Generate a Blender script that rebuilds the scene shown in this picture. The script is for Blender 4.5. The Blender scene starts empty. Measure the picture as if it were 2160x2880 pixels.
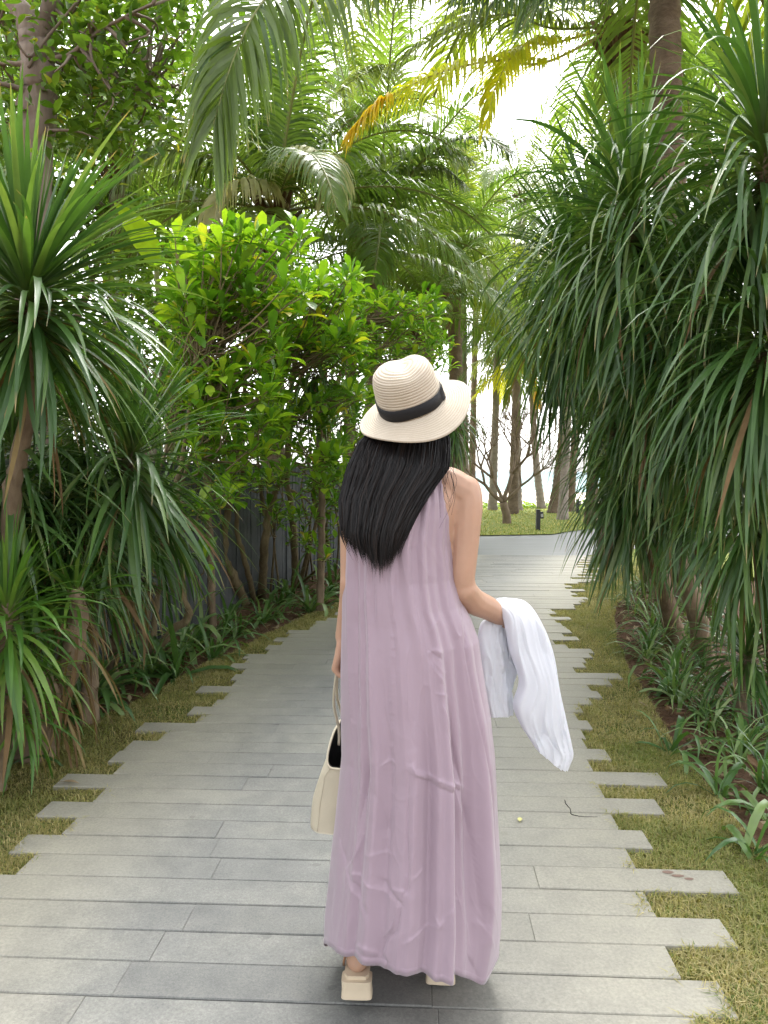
import bpy, math, random
import numpy as np
from mathutils import Vector, Matrix

sc = bpy.context.scene
COL = sc.collection
rng = np.random.default_rng(11)
random.seed(11)
R = math.radians

# ------------------------------------------------------------------ camera, sky, sun, exposure
F, PITCH, CAMH = 2164.0, R(3.04), 1.42
cam_d = bpy.data.cameras.new('camera')
cam = bpy.data.objects.new('camera', cam_d)
COL.objects.link(cam)
cam.location = (0, 0, CAMH)
cam.rotation_euler = (R(90) - PITCH, 0, 0)
cam_d.sensor_fit = 'VERTICAL'
cam_d.sensor_height = 36.0
cam_d.lens = F / 2880 * 36.0
cam_d.clip_end = 9000
cam_d.clip_start = 0.05
sc.camera = cam

SUN_EL, SUN_AZ = R(54), R(12)      # azimuth measured clockwise from +Y
w = bpy.data.worlds.new('World'); sc.world = w; w.use_nodes = True
nt = w.node_tree; nt.nodes.clear()
sky = nt.nodes.new('ShaderNodeTexSky'); sky.sky_type = 'NISHITA'; sky.sun_disc = False
sky.sun_elevation = SUN_EL; sky.sun_rotation = SUN_AZ
sky.air_density = 1.0; sky.dust_density = 3.5; sky.ozone_density = 1.0
hs = nt.nodes.new('ShaderNodeHueSaturation'); hs.inputs['Saturation'].default_value = 0.12
bg = nt.nodes.new('ShaderNodeBackground'); bg.inputs['Strength'].default_value = 0.15
wo = nt.nodes.new('ShaderNodeOutputWorld')
nt.links.new(sky.outputs[0], hs.inputs['Color']); nt.links.new(hs.outputs[0], bg.inputs['Color'])
nt.links.new(bg.outputs[0], wo.inputs['Surface'])

sun_d = bpy.data.lights.new('sun', 'SUN'); sun_d.energy = 1.0; sun_d.angle = R(20); sun_d.color = (1.0, 0.96, 0.9)
sun = bpy.data.objects.new('sun', sun_d); COL.objects.link(sun)
sd = Vector((math.sin(SUN_AZ) * math.cos(SUN_EL), math.cos(SUN_AZ) * math.cos(SUN_EL), math.sin(SUN_EL)))
sun.rotation_euler = sd.to_track_quat('Z', 'Y').to_euler()

vs = sc.view_settings
vs.view_transform = 'Standard'; vs.look = 'None'; vs.exposure = 2.2; vs.gamma = 1.0; vs.use_curve_mapping = False
cy = sc.cycles
cy.max_bounces = 6; cy.diffuse_bounces = 4; cy.glossy_bounces = 1; cy.transmission_bounces = 3; cy.transparent_max_bounces = 6
cy.use_adaptive_sampling = True; cy.adaptive_threshold = 0.025
cy.caustics_reflective = False; cy.caustics_refractive = False

# ------------------------------------------------------------------ helpers
CP, SP = math.cos(PITCH), math.sin(PITCH)
def at(px, py, Y):
    """world point seen at photograph pixel (px, py) at distance Y in front of the camera"""
    u, v = (px - 1080) / F, (1440 - py) / F
    d = np.array([u, CP + v * SP, -SP + v * CP])
    return np.array([0, 0, CAMH]) + d * (Y / d[1])
def gnd(px, py, z=0.0):
    u, v = (px - 1080) / F, (1440 - py) / F
    d = np.array([u, CP + v * SP, -SP + v * CP])
    return np.array([0, 0, CAMH]) + d * ((z - CAMH) / d[2])
def proj(P):
    P = np.asarray(P, float)
    y, z = P[..., 1], P[..., 2] - CAMH
    f = y * CP - z * SP; v = y * SP + z * CP
    return 1080 + F * P[..., 0] / f, 1440 - F * v / f
def interp(x, xs, ys): return np.interp(x, xs, ys)

def _h(i, j, s): 
    n = np.sin(i * 127.1 + j * 311.7 + s * 74.7) * 43758.5453
    return n - np.floor(n)
def vnoise(x, y, s=0):
    x = np.asarray(x, float); y = np.asarray(y, float)
    i, j = np.floor(x), np.floor(y); fx, fy = x - i, y - j
    fx = fx * fx * (3 - 2 * fx); fy = fy * fy * (3 - 2 * fy)
    a, b, c, d = _h(i, j, s), _h(i + 1, j, s), _h(i, j + 1, s), _h(i + 1, j + 1, s)
    return (a * (1 - fx) + b * fx) * (1 - fy) + (c * (1 - fx) + d * fx) * fy

def mesh_np(name, V, F4=None, F3=None, attrs=None, smooth=True, mi=None):
    me = bpy.data.meshes.new(name)
    V = np.ascontiguousarray(V, dtype=np.float32)
    F4 = np.zeros((0, 4), int) if F4 is None else np.asarray(F4, int).reshape(-1, 4)
    F3 = np.zeros((0, 3), int) if F3 is None else np.asarray(F3, int).reshape(-1, 3)
    me.vertices.add(len(V)); me.vertices.foreach_set('co', V.ravel())
    idx = np.concatenate([F4.ravel(), F3.ravel()]).astype(np.int32)
    me.loops.add(len(idx)); me.loops.foreach_set('vertex_index', idx)
    n4, n3 = len(F4), len(F3)
    ls = np.concatenate([np.arange(n4) * 4, n4 * 4 + np.arange(n3) * 3]).astype(np.int32)
    me.polygons.add(n4 + n3); me.polygons.foreach_set('loop_start', ls)
    if mi is not None: me.polygons.foreach_set('material_index', np.asarray(mi, np.int32))
    me.update(calc_edges=True)
    me.polygons.foreach_set('use_smooth', np.full(n4 + n3, bool(smooth)))
    for k, a in (attrs or {}).items():
        at_ = me.attributes.new(k, 'FLOAT', 'POINT'); at_.data.foreach_set('value', np.ascontiguousarray(a, np.float32))
    me.validate()
    return me

class Acc:
    """collects pieces of geometry into one mesh"""
    def __init__(s): s.V, s.Q, s.T3, s.t, s.r, s.n, s.mi = [], [], [], [], [], 0, []
    def add(s, V, Q=None, T3=None, t=None, r=0.0, mi=0):
        V = np.asarray(V, float)
        if Q is not None and len(Q): s.Q.append(np.asarray(Q, int) + s.n); s.mi.append(np.full(len(Q), mi))
        if T3 is not None and len(T3): s.T3.append(np.asarray(T3, int) + s.n)
        s.V.append(V); s.t.append(np.zeros(len(V)) if t is None else np.asarray(t, float))
        s.r.append(np.full(len(V), r) if np.isscalar(r) else np.asarray(r, float)); s.n += len(V)
    def mesh(s, name, smooth=True):
        V = np.concatenate(s.V); Q = np.concatenate(s.Q) if s.Q else None; T3 = np.concatenate(s.T3) if s.T3 else None
        mi = np.concatenate(s.mi) if s.mi else np.zeros(0, int)
        if T3 is not None: mi = np.concatenate([mi, np.zeros(len(T3), int)])
        return mesh_np(name, V, Q, T3, {'t': np.concatenate(s.t), 'rnd': np.concatenate(s.r)}, smooth, mi)

def link(name, data, parent=None, mats=None, label=None, cat=None, group=None, kind=None):
    o = bpy.data.objects.new(name, data); COL.objects.link(o)
    if parent is not None: o.parent = parent
    if mats is not None:
        mats = mats if isinstance(mats, (list, tuple)) else [mats]
        if not data.materials:
            for m in mats: data.materials.append(m)
    tag(o, label, cat, group, kind)
    return o
def tag(o, label=None, cat=None, group=None, kind=None):
    if label: o['label'] = label
    if cat: o['category'] = cat
    if group: o['group'] = group
    if kind: o['kind'] = kind
    return o
def empty(name, loc, label, cat, group=None):
    o = bpy.data.objects.new(name, None); COL.objects.link(o); o.location = Vector(loc); o.empty_display_size = 0.1
    return tag(o, label, cat, group)
def rel(parent, P):
    """world points -> coordinates of a parent that has a location only"""
    return np.asarray(P, float) - np.array(parent.location)

def smoothpath(P, n):
    """Catmull-Rom through the rows of P (any width), n samples"""
    P = np.asarray(P, float); m = len(P)
    if m < 3: 
        u = np.linspace(0, 1, n)[:, None]; return P[0] * (1 - u) + P[-1] * u
    E = np.vstack([2 * P[0] - P[1], P, 2 * P[-1] - P[-2]])
    u = np.linspace(0, m - 1 - 1e-9, n); i = np.floor(u).astype(int); f = (u - i)[:, None]
    p0, p1, p2, p3 = E[i], E[i + 1], E[i + 2], E[i + 3]
    return 0.5 * ((2 * p1) + (-p0 + p2) * f + (2 * p0 - 5 * p1 + 4 * p2 - p3) * f ** 2 + (-p0 + 3 * p1 - 3 * p2 + p3) * f ** 3)

def tube(P, rad, ns=8, cap=True, wob=0.0, flat=None):
    P = np.asarray(P, float); n = len(P); rad = np.broadcast_to(np.asarray(rad, float), (n,))
    T = np.gradient(P, axis=0); T /= np.linalg.norm(T, axis=1)[:, None] + 1e-12
    up = np.array([0.13, 0.97, 0.2]); 
    if abs(T[0] @ up) > 0.95: up = np.array([1, 0, 0.1])
    N = np.zeros_like(P); b = up - T[0] * (up @ T[0]); b /= np.linalg.norm(b)
    for i in range(n):
        b = b - T[i] * (b @ T[i]); b /= np.linalg.norm(b) + 1e-12; N[i] = b
    B = np.cross(T, N); a = np.linspace(0, 2 * np.pi, ns, endpoint=False)
    rr = rad[:, None] * np.ones(ns)
    if wob: rr = rr * (1 + wob * (vnoise(np.arange(n)[:, None] * 0.7, np.cos(a)[None] * 1.3 + np.sin(a)[None] * 2.1 + 9, int(P[0, 0] * 100) % 50) - 0.5) * 2)
    V = P[:, None] + rr[..., None] * (np.cos(a)[None, :, None] * N[:, None] + np.sin(a)[None, :, None] * B[:, None])
    V = V.reshape(-1, 3); k = np.arange(ns); k2 = (k + 1) % ns
    Q = np.concatenate([np.stack([i * ns + k, i * ns + k2, (i + 1) * ns + k2, (i + 1) * ns + k], 1) for i in range(n - 1)])
    T3 = None
    if cap:
        V = np.vstack([V, P[0] , P[-1]]); c0, c1 = n * ns, n * ns + 1
        T3 = np.concatenate([np.stack([np.full(ns, c0), k2, k], 1), np.stack([np.full(ns, c1), (n - 1) * ns + k, (n - 1) * ns + k2], 1)])
    return V, Q, T3

def box_np(sx, sy, sz, bev=0.0):
    """box centred in x, y with its top at z = 0, top edges chamfered"""
    hx, hy, b = sx / 2, sy / 2, bev
    V = [(-hx, -hy, -sz), (hx, -hy, -sz), (hx, hy, -sz), (-hx, hy, -sz),
         (-hx, -hy, -b), (hx, -hy, -b), (hx, hy, -b), (-hx, hy, -b),
         (-hx + b, -hy + b, 0), (hx - b, -hy + b, 0), (hx - b, hy - b, 0), (-hx + b, hy - b, 0)]
    Q = [(3, 2, 1, 0), (8, 9, 10, 11)]
    for k in range(4):
        j = (k + 1) % 4; Q += [(k, j, 4 + j, 4 + k), (4 + k, 4 + j, 8 + j, 8 + k)]
    return np.array(V, float), np.array(Q)

# ------------------------------------------------------------------ materials
def newmat(name):
    m = bpy.data.materials.new(name); m.use_nodes = True; n = m.node_tree; n.nodes.clear()
    out = n.nodes.new('ShaderNodeOutputMaterial'); return m, n, out
def N(nt_, typ, **kw):
    nd = nt_.nodes.new(typ)
    for k, v in kw.items():
        if k.startswith('in_'):
            key = k[3:]; nd.inputs[int(key) if key.isdigit() else key.replace('_', ' ')].default_value = v
        else: setattr(nd, k, v)
    return nd
def ramp(nt_, fac, stops):
    r = nt_.nodes.new('ShaderNodeValToRGB'); el = r.color_ramp.elements
    while len(el) < len(stops): el.new(0.5)
    for e, (p, c) in zip(el, stops): e.position = p; e.color = (*c, 1)
    nt_.links.new(fac, r.inputs[0]); return r.outputs[0]
def mixc(nt_, fac, a, b, mode='MIX'):
    m = nt_.nodes.new('ShaderNodeMix'); m.data_type = 'RGBA'; m.blend_type = mode
    for v, i in ((fac, 0), (a, 6), (b, 7)):
        if isinstance(v, bpy.types.NodeSocket): nt_.links.new(v, m.inputs[i])
        else: m.inputs[i].default_value = v if i == 0 else (*v, 1)
    return m.outputs[2]
def math_(nt_, op, a, b=None, c=None, clamp=False):
    m = nt_.nodes.new('ShaderNodeMath'); m.operation = op; m.use_clamp = clamp
    for i, v in enumerate((a, b, c)):
        if v is None: continue
        if isinstance(v, bpy.types.NodeSocket): nt_.links.new(v, m.inputs[i])
        else: m.inputs[i].default_value = v
    return m.outputs[0]
def noise(nt_, scale, detail=3, rough=0.5, coord=None, dist=0.0):
    n = nt_.nodes.new('ShaderNodeTexNoise'); n.inputs['Scale'].default_value = scale; n.inputs['Detail'].default_value = detail
    n.inputs['Roughness'].default_value = rough; n.inputs['Distortion'].default_value = dist
    if coord is not None: nt_.links.new(coord, n.inputs['Vector'])
    return n.outputs['Fac']
def bump(nt_, h, strength=0.3, dist=0.01):
    b = nt_.nodes.new('ShaderNodeBump'); b.inputs['Strength'].default_value = strength; b.inputs['Distance'].default_value = dist
    nt_.links.new(h, b.inputs['Height']); return b.outputs[0]
def wpos(nt_): return nt_.nodes.new('ShaderNodeNewGeometry').outputs['Position']
def ocoord(nt_): return nt_.nodes.new('ShaderNodeTexCoord').outputs['Object']
def scaled(nt_, v, s):
    m = nt_.nodes.new('ShaderNodeMapping'); m.inputs['Scale'].default_value = s; nt_.links.new(v, m.inputs['Vector']); return m.outputs[0]
def principled(nt_, out, color, rough=0.6, spec=0.4, normal=None, sheen=0.0, metallic=0.0):
    p = nt_.nodes.new('ShaderNodeBsdfPrincipled')
    for v, k in ((color, 'Base Color'), (rough, 'Roughness'), (spec, 'Specular IOR Level'), (metallic, 'Metallic')):
        if isinstance(v, bpy.types.NodeSocket): nt_.links.new(v, p.inputs[k])
        else: p.inputs[k].default_value = (*v, 1) if k == 'Base Color' else v
    if sheen: p.inputs['Sheen Weight'].default_value = sheen
    if normal is not None: nt_.links.new(normal, p.inputs['Normal'])
    if out is not None: nt_.links.new(p.outputs[0], out.inputs[0])
    return p

def leaf_mat(name, stops, trans=0.3, rough=0.38, spec=0.5, tip=None, tip_at=0.9, base=None, tcol=None, veins=0.0):
    """leaf: colour by per-object / per-leaf random, own tip and base colours, light passes through"""
    m, n, out = newmat(name)
    oi = N(n, 'ShaderNodeObjectInfo'); ar = N(n, 'ShaderNodeAttribute', attribute_name='rnd'); atn = N(n, 'ShaderNodeAttribute', attribute_name='t')
    r = math_(n, 'FRACT', math_(n, 'ADD', oi.outputs['Random'], ar.outputs['Fac']))
    c = ramp(n, r, stops)
    nz = noise(n, 9.0, 3, 0.6, wpos(n))
    c = mixc(n, math_(n, 'MULTIPLY', nz, 0.35), c, (0.02, 0.04, 0.008), 'MIX') if False else c
    hsv = n.nodes.new('ShaderNodeHueSaturation'); n.links.new(c, hsv.inputs['Color'])
    n.links.new(math_(n, 'MULTIPLY_ADD', nz, 0.7, 0.65), hsv.inputs['Value']); c = hsv.outputs[0]
    if base: 
        f = math_(n, 'MULTIPLY_ADD', atn.outputs['Fac'], -5.0, 1.0, True); c = mixc(n, f, c, base)
    if tip:
        r2 = math_(n, 'FRACT', math_(n, 'MULTIPLY', r, 7.31))
        f = math_(n, 'MULTIPLY_ADD', math_(n, 'SUBTRACT', atn.outputs['Fac'], tip_at), 12.0, math_(n, 'MULTIPLY_ADD', r2, 1.6, -0.9), True)
        c = mixc(n, f, c, tip)
    p = principled(n, None, c, rough, spec)
    t = N(n, 'ShaderNodeBsdfTranslucent')
    tc = mixc(n, 1.0, c, tcol or (1.7, 1.75, 0.6), 'MULTIPLY'); n.links.new(tc, t.inputs['Color'])
    mx = N(n, 'ShaderNodeMixShader'); mx.inputs[0].default_value = trans
    n.links.new(p.outputs[0], mx.inputs[1]); n.links.new(t.outputs[0], mx.inputs[2]); n.links.new(mx.outputs[0], out.inputs[0])
    return m

M = {}
M['dracaena'] = leaf_mat('dracaena_leaf', [(0, (0.036, 0.09, 0.022)), (0.45, (0.064, 0.138, 0.034)), (0.8, (0.10, 0.185, 0.048)), (1, (0.18, 0.25, 0.085))], 0.24, 0.36, 0.55, tip=(0.32, 0.24, 0.11), tip_at=0.93, base=(0.12, 0.17, 0.06))
M['dracaena_light'] = leaf_mat('dracaena_light_leaf', [(0, (0.05, 0.13, 0.02)), (0.6, (0.10, 0.22, 0.03)), (1, (0.17, 0.27, 0.05))], 0.3, 0.36, 0.5, tip=(0.3, 0.22, 0.08), tip_at=0.93, base=(0.16, 0.24, 0.06))
M['dracaena_dry'] = leaf_mat('dracaena_dry_leaf', [(0, (0.10, 0.06, 0.03)), (0.5, (0.2, 0.13, 0.065)), (1, (0.3, 0.23, 0.11))], 0.2, 0.7, 0.2)
M['shrub'] = leaf_mat('shrub_leaf', [(0, (0.06, 0.15, 0.012)), (0.35, (0.11, 0.25, 0.02)), (0.8, (0.24, 0.39, 0.03)), (0.965, (0.32, 0.43, 0.04)), (1, (0.55, 0.42, 0.05))], 0.4, 0.32, 0.5, base=(0.2, 0.3, 0.05))
M['lily'] = leaf_mat('lily_leaf', [(0, (0.045, 0.11, 0.025)), (0.6, (0.085, 0.175, 0.045)), (1, (0.2, 0.29, 0.1))], 0.26, 0.34, 0.55, tip=(0.3, 0.26, 0.1), tip_at=0.95)
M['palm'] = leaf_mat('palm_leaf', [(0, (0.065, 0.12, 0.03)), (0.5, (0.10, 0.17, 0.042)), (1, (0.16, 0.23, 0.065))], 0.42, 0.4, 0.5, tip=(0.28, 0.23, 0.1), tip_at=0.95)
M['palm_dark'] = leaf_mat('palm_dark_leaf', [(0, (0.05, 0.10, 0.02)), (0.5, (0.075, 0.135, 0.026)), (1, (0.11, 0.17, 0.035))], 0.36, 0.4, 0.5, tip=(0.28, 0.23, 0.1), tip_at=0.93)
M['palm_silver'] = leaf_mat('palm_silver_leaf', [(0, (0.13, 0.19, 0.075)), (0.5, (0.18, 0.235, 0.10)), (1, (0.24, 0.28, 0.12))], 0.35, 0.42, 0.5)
M['palm_pale'] = leaf_mat('palm_pale_leaf', [(0, (0.36, 0.38, 0.19)), (0.5, (0.46, 0.43, 0.25)), (1, (0.5, 0.42, 0.28))], 0.3, 0.45, 0.4)
M['palm_olive'] = leaf_mat('palm_olive_leaf', [(0, (0.14, 0.185, 0.03)), (1, (0.21, 0.25, 0.045))], 0.45, 0.4, 0.5)
M['palm_yellow'] = leaf_mat('palm_yellow_leaf', [(0, (0.5, 0.38, 0.02)), (0.5, (0.6, 0.42, 0.02)), (1, (0.65, 0.40, 0.02))], 0.45, 0.4, 0.4)
M['palm_turning'] = leaf_mat('palm_turning_leaf', [(0, (0.42, 0.44, 0.04)), (1, (0.5, 0.46, 0.04))], 0.62, 0.4, 0.4)
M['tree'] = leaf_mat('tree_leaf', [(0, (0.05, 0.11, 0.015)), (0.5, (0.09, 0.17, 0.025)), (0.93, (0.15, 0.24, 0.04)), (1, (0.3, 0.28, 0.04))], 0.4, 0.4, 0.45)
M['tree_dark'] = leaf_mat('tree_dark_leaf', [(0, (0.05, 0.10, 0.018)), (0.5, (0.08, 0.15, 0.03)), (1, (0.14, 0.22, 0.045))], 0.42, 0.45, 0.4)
M['cover'] = leaf_mat('ground_cover_leaf', [(0, (0.12, 0.22, 0.03)), (1, (0.28, 0.36, 0.06))], 0.35, 0.4, 0.4)
M['grass'] = leaf_mat('grass_blade', [(0, (0.11, 0.165, 0.035)), (0.35, (0.2, 0.235, 0.065)), (0.7, (0.34, 0.31, 0.13)), (1, (0.5, 0.42, 0.22))], 0.3, 0.5, 0.25)
M['litter'] = leaf_mat('litter_leaf', [(0, (0.06, 0.03, 0.015)), (0.6, (0.17, 0.10, 0.05)), (1, (0.38, 0.30, 0.2))], 0.1, 0.7, 0.2)

def bark(name, a, b, scale=20, stretch=(1, 1, 0.25), bumpd=0.02, rings=0):
    m, n, out = newmat(name); co = wpos(n)
    f = noise(n, scale, 5, 0.65, scaled(n, co, stretch)); g = noise(n, scale * 0.25, 3, 0.5, co)
    c = ramp(n, math_(n, 'MULTIPLY_ADD', g, 0.6, math_(n, 'MULTIPLY', f, 0.5)), [(0.3, a), (0.75, b)])
    principled(n, out, c, 0.85, 0.2, bump(n, f, 0.8, bumpd)); return m
M['bark'] = bark('dracaena_bark', (0.08, 0.055, 0.035), (0.32, 0.24, 0.16))
M['bark_shrub'] = bark('shrub_bark', (0.10, 0.075, 0.04), (0.27, 0.21, 0.12), 25)
M['bark_palm'] = bark('palm_bark', (0.07, 0.05, 0.035), (0.24, 0.18, 0.13), 14, (1, 1, 2.0))
M['bark_palm_pale'] = bark('palm_bark_pale', (0.16, 0.13, 0.11), (0.34, 0.29, 0.25), 10, (1, 1, 2.0))
M['bark_tree'] = bark('tree_bark', (0.10, 0.075, 0.06), (0.34, 0.27, 0.22), 12)
M['bark_bare'] = bark('bare_tree_bark', (0.12, 0.085, 0.06), (0.30, 0.23, 0.17), 18)
M['fibre'] = bark('palm_fibre', (0.05, 0.03, 0.02), (0.20, 0.12, 0.07), 30, (3, 3, 0.3))

def simple(name, col, rough=0.6, spec=0.4, nscale=0, namp=0.2, bmp=0.0, bscale=80, sheen=0):
    m, n, out = newmat(name); c = col; nr = None
    if nscale:
        f = noise(n, nscale, 4, 0.55, wpos(n)); c = mixc(n, f, tuple(x * (1 - namp) for x in col), tuple(min(1, x * (1 + namp)) for x in col))
    if bmp: nr = bump(n, noise(n, bscale, 3, 0.5, wpos(n)), bmp, 0.004)
    principled(n, out, c, rough, spec, nr, sheen); return m
# ------------------------------------------------------------------ ground, path, lawn, beach, sea
ROT = 0.05
eA = np.array([math.cos(ROT), -math.sin(ROT)]); eN = np.array([math.sin(ROT), math.cos(ROT)])
LY = [0.3, 2.7, 3.07, 3.65, 4.42, 5.64, 7.11, 9, 11, 13, 15]
LX = [-1.46, -1.28, -1.23, -1.18, -1.10, -.915, -.555, 0.0, 0.7, 1.4, 2.2]
RY = [0.3, 2.3, 3.39, 3.83, 4.92, 6.3, 7.56, 9.38, 11.7, 13.06, 13.8, 15]
RX = [0.66, .84, .96, 1.01, 1.17, 1.39, 1.66, 2.19, 2.94, 3.4, 4.2, 6.4]
def Lx(y): return np.interp(y, LY, LX)
def Rx(y): return np.interp(y, RY, RX)
FY = [0, 2, 5, 7.5, 9.5, 11.5, 14, 16, 19]; FX = [-2.75, -2.5, -2.1, -1.68, -1.3, -0.72, 0.15, 0.9, 2.0]
FY = [-1, 2, 5, 7.5, 9.5, 11.5, 13.5, 15]; FX = [-2.9, -2.5, -2.12, -1.72, -1.32, -0.72, 0.02, 0.6]
def Fx(y): return np.interp(y, FY, FX)

def sheet(name, pts2, z, mat, kind='structure', thick=None):
    """flat polygon sheet"""
    pts2 = np.asarray(pts2, float); me = bpy.data.meshes.new(name)
    me.from_pydata([(x, y, z) for x, y in pts2], [], [list(range(len(pts2)))]); me.update()
    return link(name, me, None, mat, kind=kind)

# soil / ground sheet (reaches past the lawn, then drops to the beach)
m, n, out = newmat('soil'); co = wpos(n)
f = noise(n, 3.0, 5, 0.6, co); g = noise(n, 40, 4, 0.65, co)
c = ramp(n, math_(n, 'MULTIPLY_ADD', g, 0.55, math_(n, 'MULTIPLY', f, 0.5)), [(0.25, (0.055, 0.032, 0.02)), (0.5, (0.13, 0.073, 0.045)), (0.8, (0.22, 0.14, 0.09))])
principled(n, out, c, 0.95, 0.15, bump(n, math_(n, 'ADD', g, f), 1.0, 0.03)); M['soil'] = m
def grid_mesh(name, xs, ys, zf):
    X, Y = np.meshgrid(xs, ys); Z = zf(X, Y); V = np.stack([X, Y, Z], -1).reshape(-1, 3); nx, ny = len(xs), len(ys)
    i = (np.arange(ny - 1)[:, None] * nx + np.arange(nx - 1)[None]).ravel()
    return mesh_np(name, V, np.stack([i, i + 1, i + nx + 1, i + nx], 1))
def ground_z(X, Y):
    z = np.full(X.shape, -0.045) + 0.03 * (vnoise(X * 3, Y * 3, 2) - 0.5)
    d = np.clip((Y - 30) / 14, 0, 1); return z - 1.3 * d * d * (3 - 2 * d) - np.clip((Y - 44) / 130, 0, 2) * 1.2
gxs = np.concatenate([np.linspace(-400, -14, 14), np.linspace(-12, 14, 131), np.linspace(16, 400, 14)])
gys = np.concatenate([np.linspace(-40, -2, 8), np.linspace(-1, 30, 156), np.linspace(31, 60, 15), np.linspace(70, 260, 12)])
link('ground', grid_mesh('ground', gxs, gys, ground_z), None, M['soil'], kind='structure')

m, n, out = newmat('lawn_ground'); co = wpos(n)
f = noise(n, 1.2, 4, 0.6, co); g = noise(n, 60, 3, 0.6, co)
c = ramp(n, math_(n, 'MULTIPLY_ADD', g, 0.5, math_(n, 'MULTIPLY', f, 0.55)), [(0.25, (0.12, 0.16, 0.03)), (0.55, (0.2, 0.24, 0.05)), (0.8, (0.3, 0.29, 0.1))])
principled(n, out, c, 0.9, 0.15, bump(n, g, 0.8, 0.02)); M['lawn'] = m
m, n, out = newmat('turf_thatch'); co = wpos(n)
f = noise(n, 4, 4, 0.6, co); g = noise(n, 90, 3, 0.6, co)
c = ramp(n, math_(n, 'MULTIPLY_ADD', g, 0.5, math_(n, 'MULTIPLY', f, 0.55)), [(0.25, (0.08, 0.065, 0.028)), (0.55, (0.15, 0.145, 0.048)), (0.8, (0.25, 0.21, 0.1))])
principled(n, out, c, 0.95, 0.1, bump(n, g, 0.9, 0.02)); M['thatch'] = m

# turf strips beside the path (thatch under the blades)
def strip(name, ys, xa, xb, z, mat, nz=0.05, seed=0):
    ys = np.asarray(ys); A = np.array([xa(y) for y in ys]); B = np.array([xb(y) for y in ys]); nx = 8
    u = np.linspace(0, 1, nx); V = []
    for y, a, b in zip(ys, A, B):
        x = a + (b - a) * u; V += [(xx, y, z + 0.012 * (vnoise(xx * 8, y * 8, seed) - 0.5)) for xx in x]
    ny = len(ys); i = (np.arange(ny - 1)[:, None] * nx + np.arange(nx - 1)[None]).ravel()
    return link(name, mesh_np(name, np.array(V), np.stack([i, i + 1, i + nx + 1, i + nx], 1)), None, mat, kind='structure')
def bedR(y):   # right edge of right turf strip
    return float(Rx(y) + np.interp(y, [0, 2, 2.6, 3.4, 4.5, 6, 8, 10, 13], [0.56, 0.54, 0.52, 0.49, 0.47, 0.50, 0.62, 0.9, 1.6]) + 0.05 * (vnoise(y * 2.3, 1.0, 3) - 0.5))
def bedL(y):   # left edge of left turf strip
    return float(Lx(y) - np.interp(y, [0, 2.6, 3.6, 4.6, 6, 9, 13], [0.75, 0.72, 0.62, 0.5, 0.34, 0.3, 0.4]) - 0.06 * (vnoise(y * 2.1, 5.0, 4) - 0.5))
ysn = np.linspace(-0.6, 13.4, 141)
strip('lawn_strip_right', ysn, lambda y: float(Rx(y)) - 0.25, bedR, -0.018, M['thatch'], seed=5)
strip('lawn_strip_left', np.linspace(-0.6, 14.5, 141), bedL, lambda y: float(Lx(y)) + 0.2, -0.018, M['thatch'], seed=6)

# far lawn beyond the crossing
FAR_EDGE = [(-2.5, 15.9), (0.2, 16.3), (2.0, 16.75), (3.75, 17.1), (4.4, 18.0), (5.8, 19.6), (8.5, 22.0), (14, 25.5)]
lawn_pts = FAR_EDGE + [(60, 29.8), (60, 30.2), (-40, 30.2), (-40, 15.5)]
sheet('lawn', lawn_pts, 0.02, M['lawn'])
sheet('lawn_bank', [(3.4, 13.08), (4.2, 13.85), (6.4, 15.6), (9.5, 18.4), (15, 22.6), (60, 28.0), (60, 5.0), (14, 5), (6.5, 9.0), (4.2, 11.0)], -0.008, M['lawn'])

# path: bedding + far paving as one sheet; planks are its children
m, n, out = newmat('far_paving'); co = wpos(n)
wv = N(n, 'ShaderNodeTexWave', wave_type='BANDS', bands_direction='Y'); wv.inputs['Scale'].default_value = 1.05
wv.inputs['Distortion'].default_value = 0.0; n.links.new(co, wv.inputs['Vector'])
line = math_(n, 'GREATER_THAN', wv.outputs['Fac'], 0.985)
f = noise(n, 1.6, 4, 0.6, scaled(n, co, (0.5, 4, 1))); g = noise(n, 50, 3, 0.6, co)
c = ramp(n, math_(n, 'MULTIPLY_ADD', f, 0.7, math_(n, 'MULTIPLY', g, 0.3)), [(0.3, (0.16, 0.168, 0.168)), (0.7, (0.22, 0.228, 0.226))])
c = mixc(n, math_(n, 'MULTIPLY', line, 0.6), c, (0.06, 0.06, 0.055))
principled(n, out, c, 0.6, 0.35); M['paving_far'] = m
M['bedding'] = simple('joint_bedding', (0.14, 0.13, 0.11), 0.95, 0.1, 30, 0.4)
pb = []
ysb = np.linspace(-0.6, 13.2, 70)
pts = [(float(Lx(y)) + 0.02, y) for y in ysb] + [(float(Rx(y)) + 0.1, y) for y in ysb[::-1]]
path = sheet('path', pts, -0.03, M['bedding'])
sheet('path_crossing', [(0.9, 12.95), (3.36, 12.83), (4.1, 13.66), (6.4, 15.5), (9.5, 18.3), (15, 22.5), (26, 27), (14, 25.7), (8.5, 22.2), (5.8, 19.75), (4.4, 18.1), (3.75, 17.2), (2.0, 16.85), (0.2, 16.4), (-2.5, 16.0), (0.3, 13.6)], 0.0, M['paving_far'])

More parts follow.
